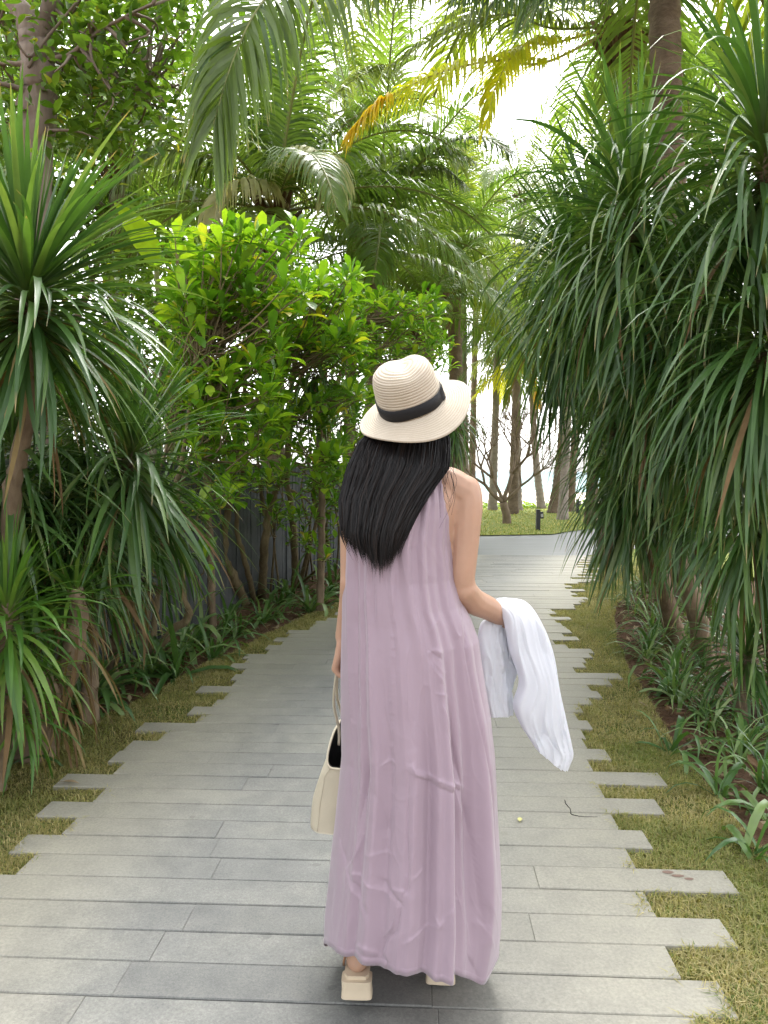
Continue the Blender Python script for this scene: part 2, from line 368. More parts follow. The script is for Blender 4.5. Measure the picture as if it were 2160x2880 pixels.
m, n, out = newmat('granite_plank'); co = wpos(n); oi = N(n, 'ShaderNodeObjectInfo')
r = oi.outputs['Random']
tone = ramp(n, r, [(0, (0.158, 0.162, 0.156)), (0.06, (0.180, 0.184, 0.177)), (0.5, (0.190, 0.194, 0.185)), (0.92, (0.201, 0.204, 0.192)), (1.0, (0.225, 0.222, 0.202))])
big = noise(n, 1.7, 4, 0.6, co); med = noise(n, 9, 4, 0.65, co); grit = noise(n, 210, 3, 0.75, co); grain = noise(n, 95, 4, 0.75, co)
c = mixc(n, 1.0, tone, ramp(n, big, [(0.3, (0.82, 0.83, 0.84)), (0.5, (0.97, 0.97, 0.97)), (0.7, (1.12, 1.11, 1.06))]), 'MULTIPLY')
c = mixc(n, 1.0, c, ramp(n, med, [(0.3, (0.78, 0.78, 0.79)), (0.7, (1.14, 1.13, 1.1))]), 'MULTIPLY')
c = mixc(n, 1.0, c, ramp(n, grit, [(0.3, (0.78, 0.78, 0.79)), (0.7, (1.16, 1.16, 1.15))]), 'MULTIPLY')
c = mixc(n, 1.0, c, ramp(n, grain, [(0.32, (0.8, 0.8, 0.81)), (0.68, (1.13, 1.13, 1.13))]), 'MULTIPLY')
# spots and stains
vo = N(n, 'ShaderNodeTexVoronoi'); vo.inputs['Scale'].default_value = 5.5; n.links.new(co, vo.inputs['Vector'])
spot = math_(n, 'LESS_THAN', vo.outputs['Distance'], math_(n, 'MULTIPLY', noise(n, 25, 2, 0.5, co), 0.17))
c = mixc(n, math_(n, 'MULTIPLY', spot, 0.45), c, (0.09, 0.09, 0.085))
# brownish, earth-stained ends along both sides
tc = N(n, 'ShaderNodeTexCoord'); att = N(n, 'ShaderNodeAttribute', attribute_name='t')
endf = math_(n, 'MULTIPLY', att.outputs['Fac'], math_(n, 'MULTIPLY_ADD', med, 0.8, 0.55), None, True)
c = mixc(n, math_(n, 'MULTIPLY', endf, 0.8), c, mixc(n, 1.0, (0.36, 0.34, 0.275), ramp(n, grain, [(0.32, (0.8, 0.8, 0.8)), (0.68, (1.14, 1.14, 1.12))]), 'MULTIPLY'))
rg = math_(n, 'MULTIPLY_ADD', med, 0.3, 0.42)
principled(n, out, c, rg, 0.4, bump(n, math_(n, 'ADD', grit, math_(n, 'MULTIPLY', med, 0.8)), 0.25, 0.004)); M['plank'] = m

PITCH_ROW, SOFF = 0.150, 0.70
right_obs = [(1871,2199),(1698,2235),(1861,2276),(1734,2315),(1819,2357),(1773,2411),(2050,2472),(1825,2536),(2040,2609),(1884,2687),(2034,2785),(1956,2863),
 (1669,1833),(1646,1857),(1617,1886),(1715,1917),(1685,1950),(1630,1986),(1614,2003),(1770,2026),(1633,2052),(1744,2073),(1650,2101),(1718,2133),
 (1656,1633),(1646,1661),(1620,1669),(1646,1691),(1617,1704),(1565,1726),(1607,1741),(1581,1757),(1604,1774),(1624,1793),(1591,1812)]
left_obs = [(156,2204),(273,2241),(114,2280),(195,2323),(52,2370),(78,2424),(540,1993),(566,2013),(397,2039),(371,2086),(436,2111),(352,2143),(605,1974),
 (657,1922),(684,1889),(690,1861),(749,1837),(791,1811),(807,1791),(866,1772),(885,1752)]
S_R = [(float(g[:2] @ eN), float(g[:2] @ eA)) for g in (gnd(*p) for p in right_obs)]
S_L = [(float(g[:2] @ eN), float(g[:2] @ eA)) for g in (gnd(*p) for p in left_obs)]
prng = random.Random(5)
rows = []; margins = []
NROW = 83
for k in range(NROW):
    s = SOFF + k * PITCH_ROW
    # where the row meets the path's edges
    def edge(fn):
        y = s
        for _ in range(4): y = (s - fn(y) * math.sin(ROT)) / math.cos(ROT)
        return float(fn(y) * math.cos(ROT) - y * math.sin(ROT))
    a0, a1 = edge(Lx), edge(Rx); e0_, e1_ = a0, a1
    cr = [a for (ss, a) in S_R if abs(ss - s) < PITCH_ROW / 2]; cl = [a for (ss, a) in S_L if abs(ss - s) < PITCH_ROW / 2]
    a1 = cr[0] if cr else a1 + (prng.uniform(0.10, 0.42) if k % 2 else prng.uniform(-0.02, 0.15))
    a0 = cl[0] if cl else a0 - (prng.uniform(0.03, 0.22) if k % 2 == 0 else prng.uniform(-0.04, 0.05))
    rows.append((s, a0, a1)); margins.append((e0_, e1_))
def plank_mesh(L, a, e0, e1):
    """plank of length L whose near end lies at a along its row; t = how far it is into the pale, earth-stained margin of the path"""
    w_, t_ = PITCH_ROW - 0.0028, 0.045; h = L / 2
    xs = [-h, -h + .002, -h * .6, -h * .2, h * .2, h * .6, h - .002, h]; Vn, Qn = [], []
    prof = [(-w_ / 2, -t_), (-w_ / 2, -0.003), (-w_ / 2 + 0.003, 0), (w_ / 2 - 0.003, 0), (w_ / 2, -0.003), (w_ / 2, -t_)]
    for i_, x in enumerate(xs):
        for (yy, zz) in prof: Vn.append((x, yy, zz - (0.0012 if i_ in (0, 7) and zz > -0.01 else 0)))
    for i_ in range(7):
        for j_ in range(5): Qn.append((i_ * 6 + j_ + 1, (i_ + 1) * 6 + j_ + 1, (i_ + 1) * 6 + j_, i_ * 6 + j_))
    caps = [[0, 1, 2, 3], [0, 3, 4, 5], [42, 45, 44, 43], [42, 47, 46, 45]]
    lat = a + h + np.array([v[0] for v in Vn]); t = np.clip(np.maximum((lat - (e1 - .85)) / .8, ((e0 + .55) - lat) / .55), 0, 1)
    me = mesh_np('plank', np.array(Vn), np.array(Qn + caps), attrs={'t': t}, smooth=False); me.materials.append(M['plank']); return me
nplank = 0
def put_plank(a, b, s, e0, e1, dz=0.0, name='plank'):
    global nplank
    L = b - a - 0.0008; ca = (a + b) / 2
    o = link(name, plank_mesh(L, a, e0, e1), path); p = ca * eA + s * eN
    o.location = (p[0], p[1], dz); o.rotation_euler = (prng.uniform(-0.004, 0.004), 0, -ROT + prng.uniform(-0.002, 0.002)); nplank += 1
    return o
for k, (s, a0, a1) in enumerate(rows):
    cuts = [a0]
    ln = 1.0 if k < 60 else 1.25
    x = a0 + prng.uniform(0.45, 1.1) * ln
    while x < a1 - 0.4: cuts.append(x); x += prng.uniform(0.8, 1.15) * ln
    cuts.append(a1)
    for j in range(len(cuts) - 1):
        dz = prng.uniform(-0.0025, 0.0015)
        put_plank(cuts[j], cuts[j + 1], s, *margins[k], dz)
print('planks', nplank)
# crack in the plank beside the fallen leaf: a thin dark fissure with depth
cr = [(1588, 2250), (1592, 2262), (1603, 2274), (1607, 2288), (1618, 2293), (1640, 2296), (1680, 2297)]
P = np.array([gnd(*p, 0.0) for p in cr]); P[:, 2] = -0.0005
acc = Acc()
Pc = smoothpath(P, 26); Pc[:, :2] += rng.normal(0, 0.0012, (26, 2)); 
V, Q, T3 = tube(Pc, np.interp(np.linspace(0, 1, 26), [0, .15, .7, 1], [0.0016, 0.0022, 0.0013, 0.0006]), 5); acc.add(V, Q, T3)
M['crack'] = simple('crack_dark', (0.012, 0.011, 0.01), 0.95, 0.1)
link('crack', acc.mesh('crack'), path, M['crack'])
M['stain'] = simple('rust_stain', (0.20, 0.135, 0.105), 0.6, 0.3, 60, 0.2)
for (sx_, sy_, rx_, ry_) in ((1878, 2455, .020, .011), (1906, 2465, .022, .009), (1938, 2474, .017, .008)):
    g0 = gnd(sx_, sy_); aa_ = np.linspace(0, 2 * np.pi, 18, endpoint=False); rr_ = 1 + .22 * (vnoise(np.cos(aa_) * 1.7 + sx_, np.sin(aa_) * 1.7, 3) - .5)
    Vs_ = np.stack([g0[0] + rx_ * rr_ * np.cos(aa_), g0[1] + ry_ * rr_ * np.sin(aa_), np.full(18, .0032)], 1); me_ = bpy.data.meshes.new('stain'); me_.from_pydata(Vs_.tolist(), [], [list(range(18))]); link('stain', me_, path, M['stain'])

# beach and sea
M['sand'] = simple('sand', (0.62, 0.55, 0.44), 0.9, 0.2, 0.4, 0.08, 0.2, 3)
gb = grid_mesh('beach', np.linspace(-400, 400, 60), np.concatenate([np.linspace(33, 60, 10), np.linspace(70, 300, 24)]), lambda X, Y: ground_z(X, Y) + 0.06 + 0.1 * np.clip((Y - 33) / 10, 0, 1))
link('beach', gb, None, M['sand'], kind='structure')
m, n, out = newmat('sea_water'); co = wpos(n)
f = noise(n, 0.25, 4, 0.6, scaled(n, co, (0.15, 1, 1)))
sy = N(n, 'ShaderNodeSeparateXYZ'); n.links.new(co, sy.inputs[0])
shallow = math_(n, 'MULTIPLY_ADD', sy.outputs[1], 1 / 500.0, -0.28, True)
c = mixc(n, shallow, (0.05, 0.15, 0.145), (0.02, 0.08, 0.10)); foam = math_(n, 'GREATER_THAN', f, 0.62)
foam = math_(n, 'MULTIPLY', foam, math_(n, 'SUBTRACT', 1.0, shallow))
c = mixc(n, foam, c, (0.8, 0.82, 0.82))
principled(n, out, c, 0.6, 0.15, bump(n, f, 0.4, 0.3)); M['sea'] = m
link('sea', grid_mesh('sea', np.linspace(-6000, 6000, 30), np.array([120, 160, 220, 300, 500, 900, 2000, 4000, 7500.]), lambda X, Y: np.full(X.shape, -1.85)), None, M['sea'], kind='structure')

# ------------------------------------------------------------------ turf: blades, one mass each side
def on_plank(x, y):
    s = x * eN[0] + y * eN[1]; a = x * eA[0] + y * eA[1]
    k = np.clip(np.round((s - SOFF) / PITCH_ROW).astype(int), 0, NROW - 1)
    ar = np.array(rows); mg = 0.010 + 0.035 * np.clip(vnoise(x * 31, y * 31, 77) * 2 - .9, 0, 1); return (a > ar[k, 1] + mg) & (a < ar[k, 2] - mg)
def blades(x, y, z0, h, lean=0.8, wd=0.0022, seed=0):
    r_ = np.random.default_rng(seed); n_ = len(x); az = r_.uniform(0, 2 * np.pi, n_); h = h * r_.uniform(0.5, 1.3, n_); l = lean * r_.uniform(0.1, 1.0, n_) * h
    wv = np.stack([-np.sin(az), np.cos(az), np.zeros(n_)], 1) * (wd * r_.uniform(0.6, 1.4, n_))[:, None]
    d = np.stack([np.cos(az), np.sin(az), np.zeros(n_)], 1)
    B = np.stack([x, y, z0], 1); Mi = B + d * (l * 0.35)[:, None]; Mi[:, 2] += h * 0.6; Ti = B + d * (l * 1.1)[:, None]; Ti[:, 2] += h * (1.0 - 0.35 * l / (h + 1e-6))
    V = np.stack([B - wv, B + wv, Mi - wv * 0.8, Mi + wv * 0.8, Ti], 1).reshape(-1, 3); i = np.arange(n_) * 5
    return V, np.stack([i, i + 1, i + 3, i + 2], 1), np.stack([i + 2, i + 3, i + 4], 1), np.repeat(r_.uniform(0, 0.999, n_), 5)
def turf(name, side, cnt, y0, y1, label, seed):
    r_ = np.random.default_rng(seed)
    y = y0 + (y1 - y0) * r_.uniform(0, 1, cnt) ** 1.7
    if side == 'R': xa = Rx(y) - 0.12; xb = np.array([bedR(v) for v in y]) + 0.03
    else: xa = np.array([bedL(v) for v in y]) - 0.03; xb = Lx(y) + 0.1
    x = xa + (xb - xa) * r_.uniform(0, 1, cnt)
    ok = ~on_plank(x, y)
    edge_ = np.minimum(np.abs(x - xa), np.abs(xb - x))
    patch = vnoise(x * 6, y * 6, seed) ; ok &= (r_.uniform(0, 1, cnt) < 0.55 + 0.9 * patch - 0.25 * (vnoise(x * 17, y * 17, seed + 3) > 0.7))
    x, y = x[ok], y[ok]; patch = patch[ok]
    V, Q, T3, rn = blades(x, y, np.full(len(x), -0.022), 0.020 + 0.020 * vnoise(x * 5, y * 5, seed + 9), 1.6, 0.0016, seed + 1)
    dry = vnoise(x * 3.1, y * 3.1, seed + 5); rn = np.repeat(np.clip(0.10 + 0.68 * dry + r_.normal(0, 0.17, len(x)), 0, 0.995), 5)
    me = mesh_np(name, V, Q, T3, {'rnd': rn, 't': np.zeros(len(V))}); o = link(name, me, None, M['grass'], label, 'grass', None, 'stuff')
    return o
turf('grass_verge', 'R', 150000, 1.6, 12.8, 'short dry green turf between the right plank ends and the soil bed', 21)
turf('grass_verge', 'L', 125000, 2.2, 13.5, 'short green and straw turf along the left plank ends', 22)
# far lawn blades (sparse, larger)
r_ = np.random.default_rng(3); cnt = 26000
x = r_.uniform(0, 11, cnt); y = 16.8 + 13 * r_.uniform(0, 1, cnt) ** 1.3
ok = y > np.interp(x, [p[0] for p in FAR_EDGE], [p[1] for p in FAR_EDGE]) + 0.03; x, y = x[ok], y[ok]
V, Q, T3, rn = blades(x, y, np.full(len(x), 0.015), 0.05, 0.9, 0.006, 8)
link('lawn_grass', mesh_np('lawn_grass', V, Q, T3, {'rnd': np.repeat(np.clip(r_.uniform(0, 0.75, len(x)), 0, 1), 5), 't': np.zeros(len(V))}), None, M['grass'], 'mown green lawn beyond the far edge of the paving', 'grass', None, 'stuff')
# leaf litter on the soil
r_ = np.random.default_rng(9); acc = Acc()
for i in range(1500):
    y = r_.uniform(2.2, 11)
    x = (bedR(y) + abs(r_.normal(0, 0.35)) + 0.02) if r_.random() < 0.6 else (bedL(y) - abs(r_.normal(0, 0.25)))
    L = r_.uniform(0.02, 0.11); wd = r_.uniform(0.006, 0.018); az = r_.uniform(0, 6.3); d = np.array([math.cos(az), math.sin(az), r_.uniform(-0.1, 0.3)]); sdv = np.array([-math.sin(az), math.cos(az), r_.uniform(-0.3, 0.3)])
    b = np.array([x, y, -0.025 + r_.uniform(0, 0.015)])
    acc.add([b, b + d * L * .5 + sdv * wd, b + d * L + [0, 0, 0.01], b + d * L * .5 - sdv * wd], [(0, 1, 2, 3)], r=r_.uniform(0, 0.99))
link('leaf_litter', acc.mesh('leaf_litter'), None, M['litter'], 'dry brown leaf litter scattered over the soil beds', 'leaf litter', None, 'stuff')

# ------------------------------------------------------------------ fence on the left: slats, rails, posts
M['fence'] = bark('fence_paint', (0.055, 0.06, 0.064), (0.11, 0.115, 0.12), 30, (1, 1, 0.12), 0.003)
fence = empty('slat_fence', (float(Fx(7)), 7, 0), 'dark grey vertical slat fence behind the shrub stems on the left', 'fence')
yy = 1.2; FH = 1.5
slat_me = None
while yy < 14.6:
    x0, x1 = float(Fx(yy)), float(Fx(yy + 0.1)); an = math.atan2(0.1, x1 - x0)
    if slat_me is None:
        V, Q = box_np(0.094, 0.022, FH + 0.05, 0.002); slat_me = mesh_np('slat', V, Q, smooth=False); slat_me.materials.append(M['fence'])
    o = link('slat', slat_me, fence); o.location = Vector((x0, yy, FH + prng.uniform(-0.012, 0.012))) - fence.location; o.rotation_euler = (prng.uniform(-0.008, 0.008), prng.uniform(-0.006, 0.006), an + prng.uniform(-0.03, 0.03))
    yy += 0.106 * math.sin(an)
for zr in (0.35, 1.2):
    P = np.array([(float(Fx(v)) - 0.045, v, zr) for v in np.linspace(1.2, 14.6, 40)]); V, Q, T3 = tube(P, 0.024, 4)
    link('rail', mesh_np('rail', rel(fence, V), Q, T3, smooth=False), fence, M['fence'])
for v in np.arange(1.6, 14.6, 1.6):
    V, Q = box_np(0.07, 0.07, FH + 0.05, 0.003); o = link('post', mesh_np('post', V, Q, smooth=False), fence, M['fence']); o.location = Vector((float(Fx(v)) - 0.11, v, FH)) - fence.location
# ------------------------------------------------------------------ leaf shapes
def strap(L, W, el, k, nseg=7, fold=0.28, prof='strap', lat=0.0):
    """a leaf rising from the origin along +X at elevation el, bending down under its weight; returns V, Q, t"""
    a = el; p = np.zeros(3); P, A = [p.copy()], [a]; sub = 5
    for i in range(nseg):
        for _ in range(sub):
            ds = L / nseg / sub; s = (i + _ / sub) / nseg
            a = max(a - k * (0.25 + 1.3 * s) * max(math.cos(a), 0.05) / nseg / sub, R(-88)); p = p + ds * np.array([math.cos(a), 0, math.sin(a)])
        P.append(p.copy()); A.append(a)
    P, A = np.array(P), np.array(A); t = np.linspace(0, 1, nseg + 1)
    if prof == 'strap': w_ = np.interp(t, [0, .08, .3, .6, .85, 1], [.62, .7, 1, .93, .5, .03])
    elif prof == 'spat': w_ = np.interp(t, [0, .15, .4, .65, .82, .95, 1], [.12, .22, .62, 1, .95, .5, .1])
    else: w_ = np.interp(t, [0, .1, .35, .6, .85, 1], [.1, .55, 1, .9, .4, .03])
    w_ = w_ * W / 2
    Nn = np.stack([-np.sin(A), 0 * A, np.cos(A)], 1); P[:, 1] += lat * L * t ** 2; S = np.array([0, 1.0, 0])
    V = np.stack([P + S * w_[:, None] + Nn * (fold * w_)[:, None], P, P - S * w_[:, None] + Nn * (fold * w_)[:, None]], 1).reshape(-1, 3)
    Q = []
    for i in range(nseg):
        b = i * 3; Q += [(b, b + 1, b + 4, b + 3), (b + 1, b + 2, b + 5, b + 4)]
    return V, np.array(Q), np.repeat(t, 3)
def rotz(V, a, s=1.0, off=(0, 0, 0)):
    c_, s_ = math.cos(a), math.sin(a); V = V * s
    return np.stack([V[:, 0] * c_ - V[:, 1] * s_, V[:, 0] * s_ + V[:, 1] * c_, V[:, 2]], 1) + np.asarray(off)

class LeafSet:
    """shared leaf shapes by starting elevation; leaves turn only about the vertical, so gravity stays right"""
    def __init__(s, name, W, els, kf, prof, mat, var=2, nseg=7, fold=0.28, seed=1, lat=0.06):
        s.mat = mat; s.els = els; s.v = {}; s.me = {}; r_ = random.Random(seed); s.name = name
        for el in els:
            for j in range(var):
                s.v[(el, j)] = strap(1.0, W * r_.uniform(0.85, 1.15), R(el), kf(el) * r_.uniform(0.7, 1.35), nseg, fold * r_.uniform(0.6, 1.3), prof, r_.uniform(-lat, lat))
        s.var = var
    def key(s, el, r_): 
        e = min(s.els, key=lambda x: abs(x - el)); return (e, r_.randrange(s.var))
    def mesh(s, k, mat):
        kk = (k, mat)
        if kk not in s.me:
            V, Q, t = s.v[k]; me = mesh_np(s.name, V, Q, attrs={'t': t}); me.materials.append(M[mat]); s.me[kk] = me
        return s.me[kk]
ELS = [85, 72, 60, 48, 36, 24, 12, 0, -14, -28, -45, -62]
DR = LeafSet('dracaena_leaf', 0.050, ELS, lambda e: 0.9 if e > 50 else 1.3 if e > 20 else 1.9, 'strap', 'dracaena', 3, seed=2)
DRU = LeafSet('dracaena_broad_leaf', 0.037, ELS, lambda e: 0.45 if e > 50 else 0.8 if e > 20 else 1.35, 'strap', 'dracaena', 4, 8, seed=9, lat=.1)
DRN = LeafSet('dracaena_narrow_leaf', 0.036, ELS, lambda e: 1.3 if e > 50 else 2.0 if e > 20 else 2.8, 'strap', 'dracaena', 3, seed=3)
DRH = LeafSet('dracaena_hanging_leaf', 0.031, ELS, lambda e: 1.1 if e > 50 else 1.8 if e > 20 else 2.4, 'strap', 'dracaena', 4, 9, seed=7, lat=.12)
LI = LeafSet('lily_leaf', 0.075, [80, 66, 52, 38, 24, 10], lambda e: 3.4 if e > 40 else 3.0, 'strap', 'lily', 3, 6, 0.3, 4)
LN = LeafSet('liriope_leaf', 0.042, [80, 66, 52, 38, 24, 10], lambda e: 3.6, 'strap', 'lily', 3, 6, 0.3, 5)
SHL = LeafSet('shrub_leaf', 0.33, [80, 62, 45, 28, 10, -10, -30], lambda e: 0.9, 'spat', 'shrub', 3, 5, 0.35, 6)

def place_leaves(root, leaves, LS, cap=300, mat=None, matf=None):
    """leaves: (world pos, azimuth, elevation, length, rnd, mat). The nearest / camera-side ones become objects, the rest one mass"""
    def score(l):
        p, az, el, L = l[0], l[1], l[2], l[3]
        tip = np.array(p) + L * 0.6 * np.array([math.cos(az), math.sin(az), 0.2]); d = max(tip[1], 0.5); px, py = proj(tip)
        inside = 1.0 if (-60 < px < 2220 and -60 < py < 2940) else 0.15
        return inside * L / d * (1.15 - 0.6 * math.sin(az))
    order = sorted(leaves, key=score, reverse=True)
    loc = np.array(root.location); r_ = random.Random(len(leaves))
    masses = {}
    for i, (p, az, el, L, rn, mt) in enumerate(order):
        k = LS.key(el, r_)
        if i < cap:
            o = link('leaf', LS.mesh(k, mt), root); o.location = Vector(np.asarray(p) - loc); o.rotation_euler = (r_.uniform(-.28, .28), r_.uniform(-.1, .1), az); o.scale = (L, L * r_.uniform(0.85, 1.15), L)
        else:
            V, Q, t = LS.v[k]; masses.setdefault(mt, Acc()).add(rotz(V, az, L, np.asarray(p) - loc), Q, t=t, r=rn)
    for mt, acc in masses.items(): link('foliage', acc.mesh('foliage'), root, M[mt], kind='stuff')

def rosette(c, n, L, skirt=0.5, r_=None, mat='dracaena', elmin=-55, up=1.0, azbias=None, dry=0.012, power=0.85):
    """leaves of one head: upright at the tip, arching and then hanging further down the stem"""
    out_ = []; ga = 2.39996
    for i in range(n):
        u = (i + 0.5) / n; el = 86 - (86 - elmin) * u ** power + r_.uniform(-7, 7); az = i * ga + r_.uniform(-0.35, 0.35)
        if azbias is not None and r_.random() < azbias[1]: az = azbias[0] + r_.gauss(0, 0.9)
        p = np.array(c) + np.array([0.02 * math.cos(az), 0.02 * math.sin(az), -skirt * u ** 1.3])
        mt = 'dracaena_dry' if (u > 0.75 and r_.random() < dry * 4) else mat
        out_.append((p, az, el, L * r_.uniform(0.75, 1.12) * (0.75 + 0.25 * min(1, u * 4)) * up, r_.random(), mt))
    return out_

def dracaena(label, group, base, stems, heads, LS=DR, cap=300, seed=0, mat='dracaena', name='dracaena'):
    """stems: list of (polyline, r0, r1); heads: list of dict(c, n, L, skirt, ...)"""
    r_ = random.Random(seed); root = empty(name, base, label, 'plant', group)
    for P, r0, r1 in stems:
        P = np.asarray(P, float); m_ = max(8, int(np.linalg.norm(np.diff(P, axis=0), axis=1).sum() / 0.05)); Q_ = smoothpath(P, m_)
        Q_ += np.random.default_rng(seed).normal(0, r0 * 0.07, Q_.shape)
        rad = np.linspace(r0, r1, m_) * (1 + 0.10 * np.sin(np.arange(m_) * 2.1) * (np.arange(m_) % 3 == 0)); rad[:2] *= [1.35, 1.15]
        V, Q, T3 = tube(Q_, rad, 10, wob=0.16); link('trunk', mesh_np('trunk', rel(root, V), Q, T3), root, M['bark'])
    lv = []
    for h in heads:
        h = dict(h); h.setdefault('mat', mat); lv += rosette(r_=r_, **h)
    place_leaves(root, lv, LS, cap)
    return root

# ------------------------------------------------------------------ left dracaenas
c1 = at(78, 770, 3.35)
dracaena('big dracaena with broad upright head of dark green strap leaves at upper left edge', None, gnd(40, 2120),
         [([c1, at(84, 1000, 3.4), at(95, 1100, 3.45), at(58, 1270, 3.5), at(30, 1500, 3.55), gnd(40, 2120) - [0, 0, .05]][::-1], 0.042, 0.030)],
         [dict(c=c1, n=470, L=0.78, skirt=0.24, elmin=-42, power=1.0), dict(c=at(40, 1210, 3.75), n=190, L=.66, skirt=.3, elmin=-55), dict(c=at(205, 1150, 4.2), n=170, L=.62, skirt=.3, elmin=-58), dict(c=c1 - [0, 0, .22], n=22, L=.6, skirt=.25, elmin=-62, power=.3, mat='dracaena_dry')], LS=DRU, seed=31)
c2 = at(372, 1235, 4.15); c2b = at(230, 1420, 4.3)
dracaena('mid height dracaena with arching dark leaves left of the round leaved shrub', None, gnd(250, 2030),
         [([gnd(250, 2030) - [0, 0, .05], at(262, 1700, 4.5), at(330, 1450, 4.3), c2], 0.05, 0.032), ([at(262, 1700, 4.5), at(240, 1560, 4.4), c2b], 0.04, 0.03)],
         [dict(c=at(300, 1430, 4.7), n=130, L=.55, skirt=.3, elmin=-55), dict(c=c2, n=250, L=0.78, skirt=0.28, elmin=-50), dict(c=c2b, n=160, L=0.62, skirt=0.3, elmin=-60), dict(c=c2b - [0, 0, .2], n=24, L=.5, skirt=.25, elmin=-62, power=.3, mat='dracaena_dry')], LS=DRU, seed=32)
c3 = at(22, 1690, 3.3); b3 = gnd(98, 2124); c3b = at(210, 1655, 3.75); c3c = at(30, 1480, 3.2)
dracaena('low pale green dracaena head at left edge with drooping bright leaves', None, gnd(-12, 2215),
         [([gnd(-12, 2215) - [0, 0, .05], at(0, 1950, 3.35), c3], 0.04, 0.028)],
         [dict(c=c3, n=130, L=0.5, skirt=0.25, elmin=-50, mat='dracaena_light'), dict(c=c3 - [0, 0, .2], n=18, L=.42, skirt=.3, elmin=-62, power=.3, mat='dracaena_dry'), dict(c=at(60, 1930, 3.4), n=46, L=.36, skirt=.2, elmin=-50, mat='dracaena_light')], seed=33)
dracaena('gnarled fibrous dracaena stump with a small bright leaf tuft, near left turf', None, b3,
         [([b3 - [0, 0, .06], at(130, 2010, 3.8), at(185, 1890, 3.78), at(222, 1760, 3.75), c3b], 0.085, 0.04), ([b3 - [0, 0, .06], at(70, 2010, 3.9), at(50, 1900, 3.95)], 0.06, 0.03),
          ([at(130, 2010, 3.8), at(150, 1950, 3.7), at(120, 1890, 3.6)], 0.05, 0.022)],
         [dict(c=c3b, n=46, L=0.36, skirt=0.08, elmin=0, mat='dracaena_light'), dict(c=c3b - [0, 0, .1], n=26, L=.42, skirt=.35, elmin=-66, power=.25, mat='dracaena_dry'), dict(c=at(180, 1890, 3.7), n=24, L=.3, skirt=.3, elmin=-66, power=.25, mat='dracaena_dry'), dict(c=at(110, 1895, 3.6), n=30, L=0.28, skirt=0.05, elmin=5, mat='dracaena_light')], seed=34)
dracaena('dracaena with curtain of hanging leaves low against the left edge', None, gnd(-40, 2050),
         [([gnd(-40, 2050) - [0, 0, .05], at(-20, 1750, 3.9), at(20, 1440, 3.8)], 0.05, 0.035), ([gnd(-40, 2050), at(110, 1750, 4.1), at(150, 1500, 4.1)], 0.045, 0.03)],
         [dict(c=at(95, 1600, 3.9), n=120, L=.46, skirt=.25, elmin=-55, mat='dracaena_light'), dict(c=at(10, 1400, 3.8), n=140, L=0.6, skirt=0.35, elmin=-62), dict(c=at(150, 1450, 4.1), n=140, L=0.55, skirt=0.35, elmin=-62)], seed=35)
dracaena('slim dracaena with drooping leaves in front of the grey fence', None, gnd(330, 1920),
         [([gnd(330, 1920) - [0, 0, .05], at(318, 1830, 5.1), at(390, 1560, 5.1), at(430, 1420, 5.1)], 0.04, 0.028), ([at(318, 1830, 5.1), at(270, 1760, 5.0), at(250, 1650, 5.0)], 0.035, 0.025)],
         [dict(c=at(432, 1400, 5.1), n=110, L=0.62, skirt=0.35, elmin=-62), dict(c=at(300, 1560, 5.0), n=90, L=0.55, skirt=0.35, elmin=-62, mat='dracaena_light'), dict(c=at(380, 1560, 5.1), n=24, L=.5, skirt=.35, elmin=-66, power=.25, mat='dracaena_dry')], seed=36, cap=200)
g4 = gnd(600, 1790)
dracaena('grey green dracaena head half hidden inside the round leaved shrub', None, g4 * [1, 1, 0],
         [([g4 - [0, 0, .05], at(585, 1400, 6.4), at(575, 1080, 6.3)], 0.035, 0.025)],
         [dict(c=at(575, 1040, 6.3), n=130, L=0.7, skirt=0.35, elmin=-60)], LS=DRN, seed=37, cap=130)
g5 = gnd(900, 1715)
dracaena('dark spiky dracaena head below the shrub beside the straw hat', None, g5 * [1, 1, 0],
         [([g5 - [0, 0, .05], at(905, 1350, 7.9), at(885, 1060, 7.6)], 0.04, 0.03)],
         [dict(c=at(880, 1000, 7.6), n=150, L=0.62, skirt=0.35, elmin=-65)], LS=DRN, seed=38, cap=130)
dracaena('dense dark dracaena just past the woman above her bare shoulder', None, (1.0, 11.6, 0),
         [([(1.0, 11.6, -.05), (1.0, 11.6, 1.0), at(1275, 1180, 11.5)], 0.06, 0.04)],
         [dict(c=at(1275, 1140, 11.5), n=170, L=0.72, skirt=0.5, elmin=-70), dict(c=at(1235, 1220, 11.8), n=120, L=0.7, skirt=0.4, elmin=-70)], LS=DRN, seed=39, cap=120)

# ------------------------------------------------------------------ right dracaenas
bR1 = gnd(2215, 2000); bR2 = gnd(1985, 1850); bR3 = gnd(1905, 1795)
RB = at(2150, 350, 3.7); RD = at(2150, 1000, 3.75); RG = at(2120, 1300, 4.3)
dracaena('tallest dracaena at right edge, its long glossy leaves arching over the path', None, bR1,
         [([bR1 - [0, 0, .05], at(2170, 1600, 4.5), at(2200, 1100, 4.1), at(2170, 700, 3.8), RB], 0.085, 0.04), ([at(2170, 1600, 4.5), at(2140, 1420, 4.3), RG], 0.06, 0.04), ([at(2200, 1200, 4.1), at(2170, 1120, 3.9), RD], 0.05, 0.04)],
         [dict(c=RB, n=306, L=0.91, skirt=0.45, elmin=-55), dict(c=RD + [0, 0, .25], n=396, L=0.86, skirt=0.5, elmin=-65), dict(c=RG, n=306, L=0.76, skirt=0.5, elmin=-68)], LS=DRH, seed=41)
RA = at(1775, 530, 4.5); RC = at(1985, 830, 4.4); RH = at(1930, 1150, 5.2); RC2 = at(1850, 900, 4.9)
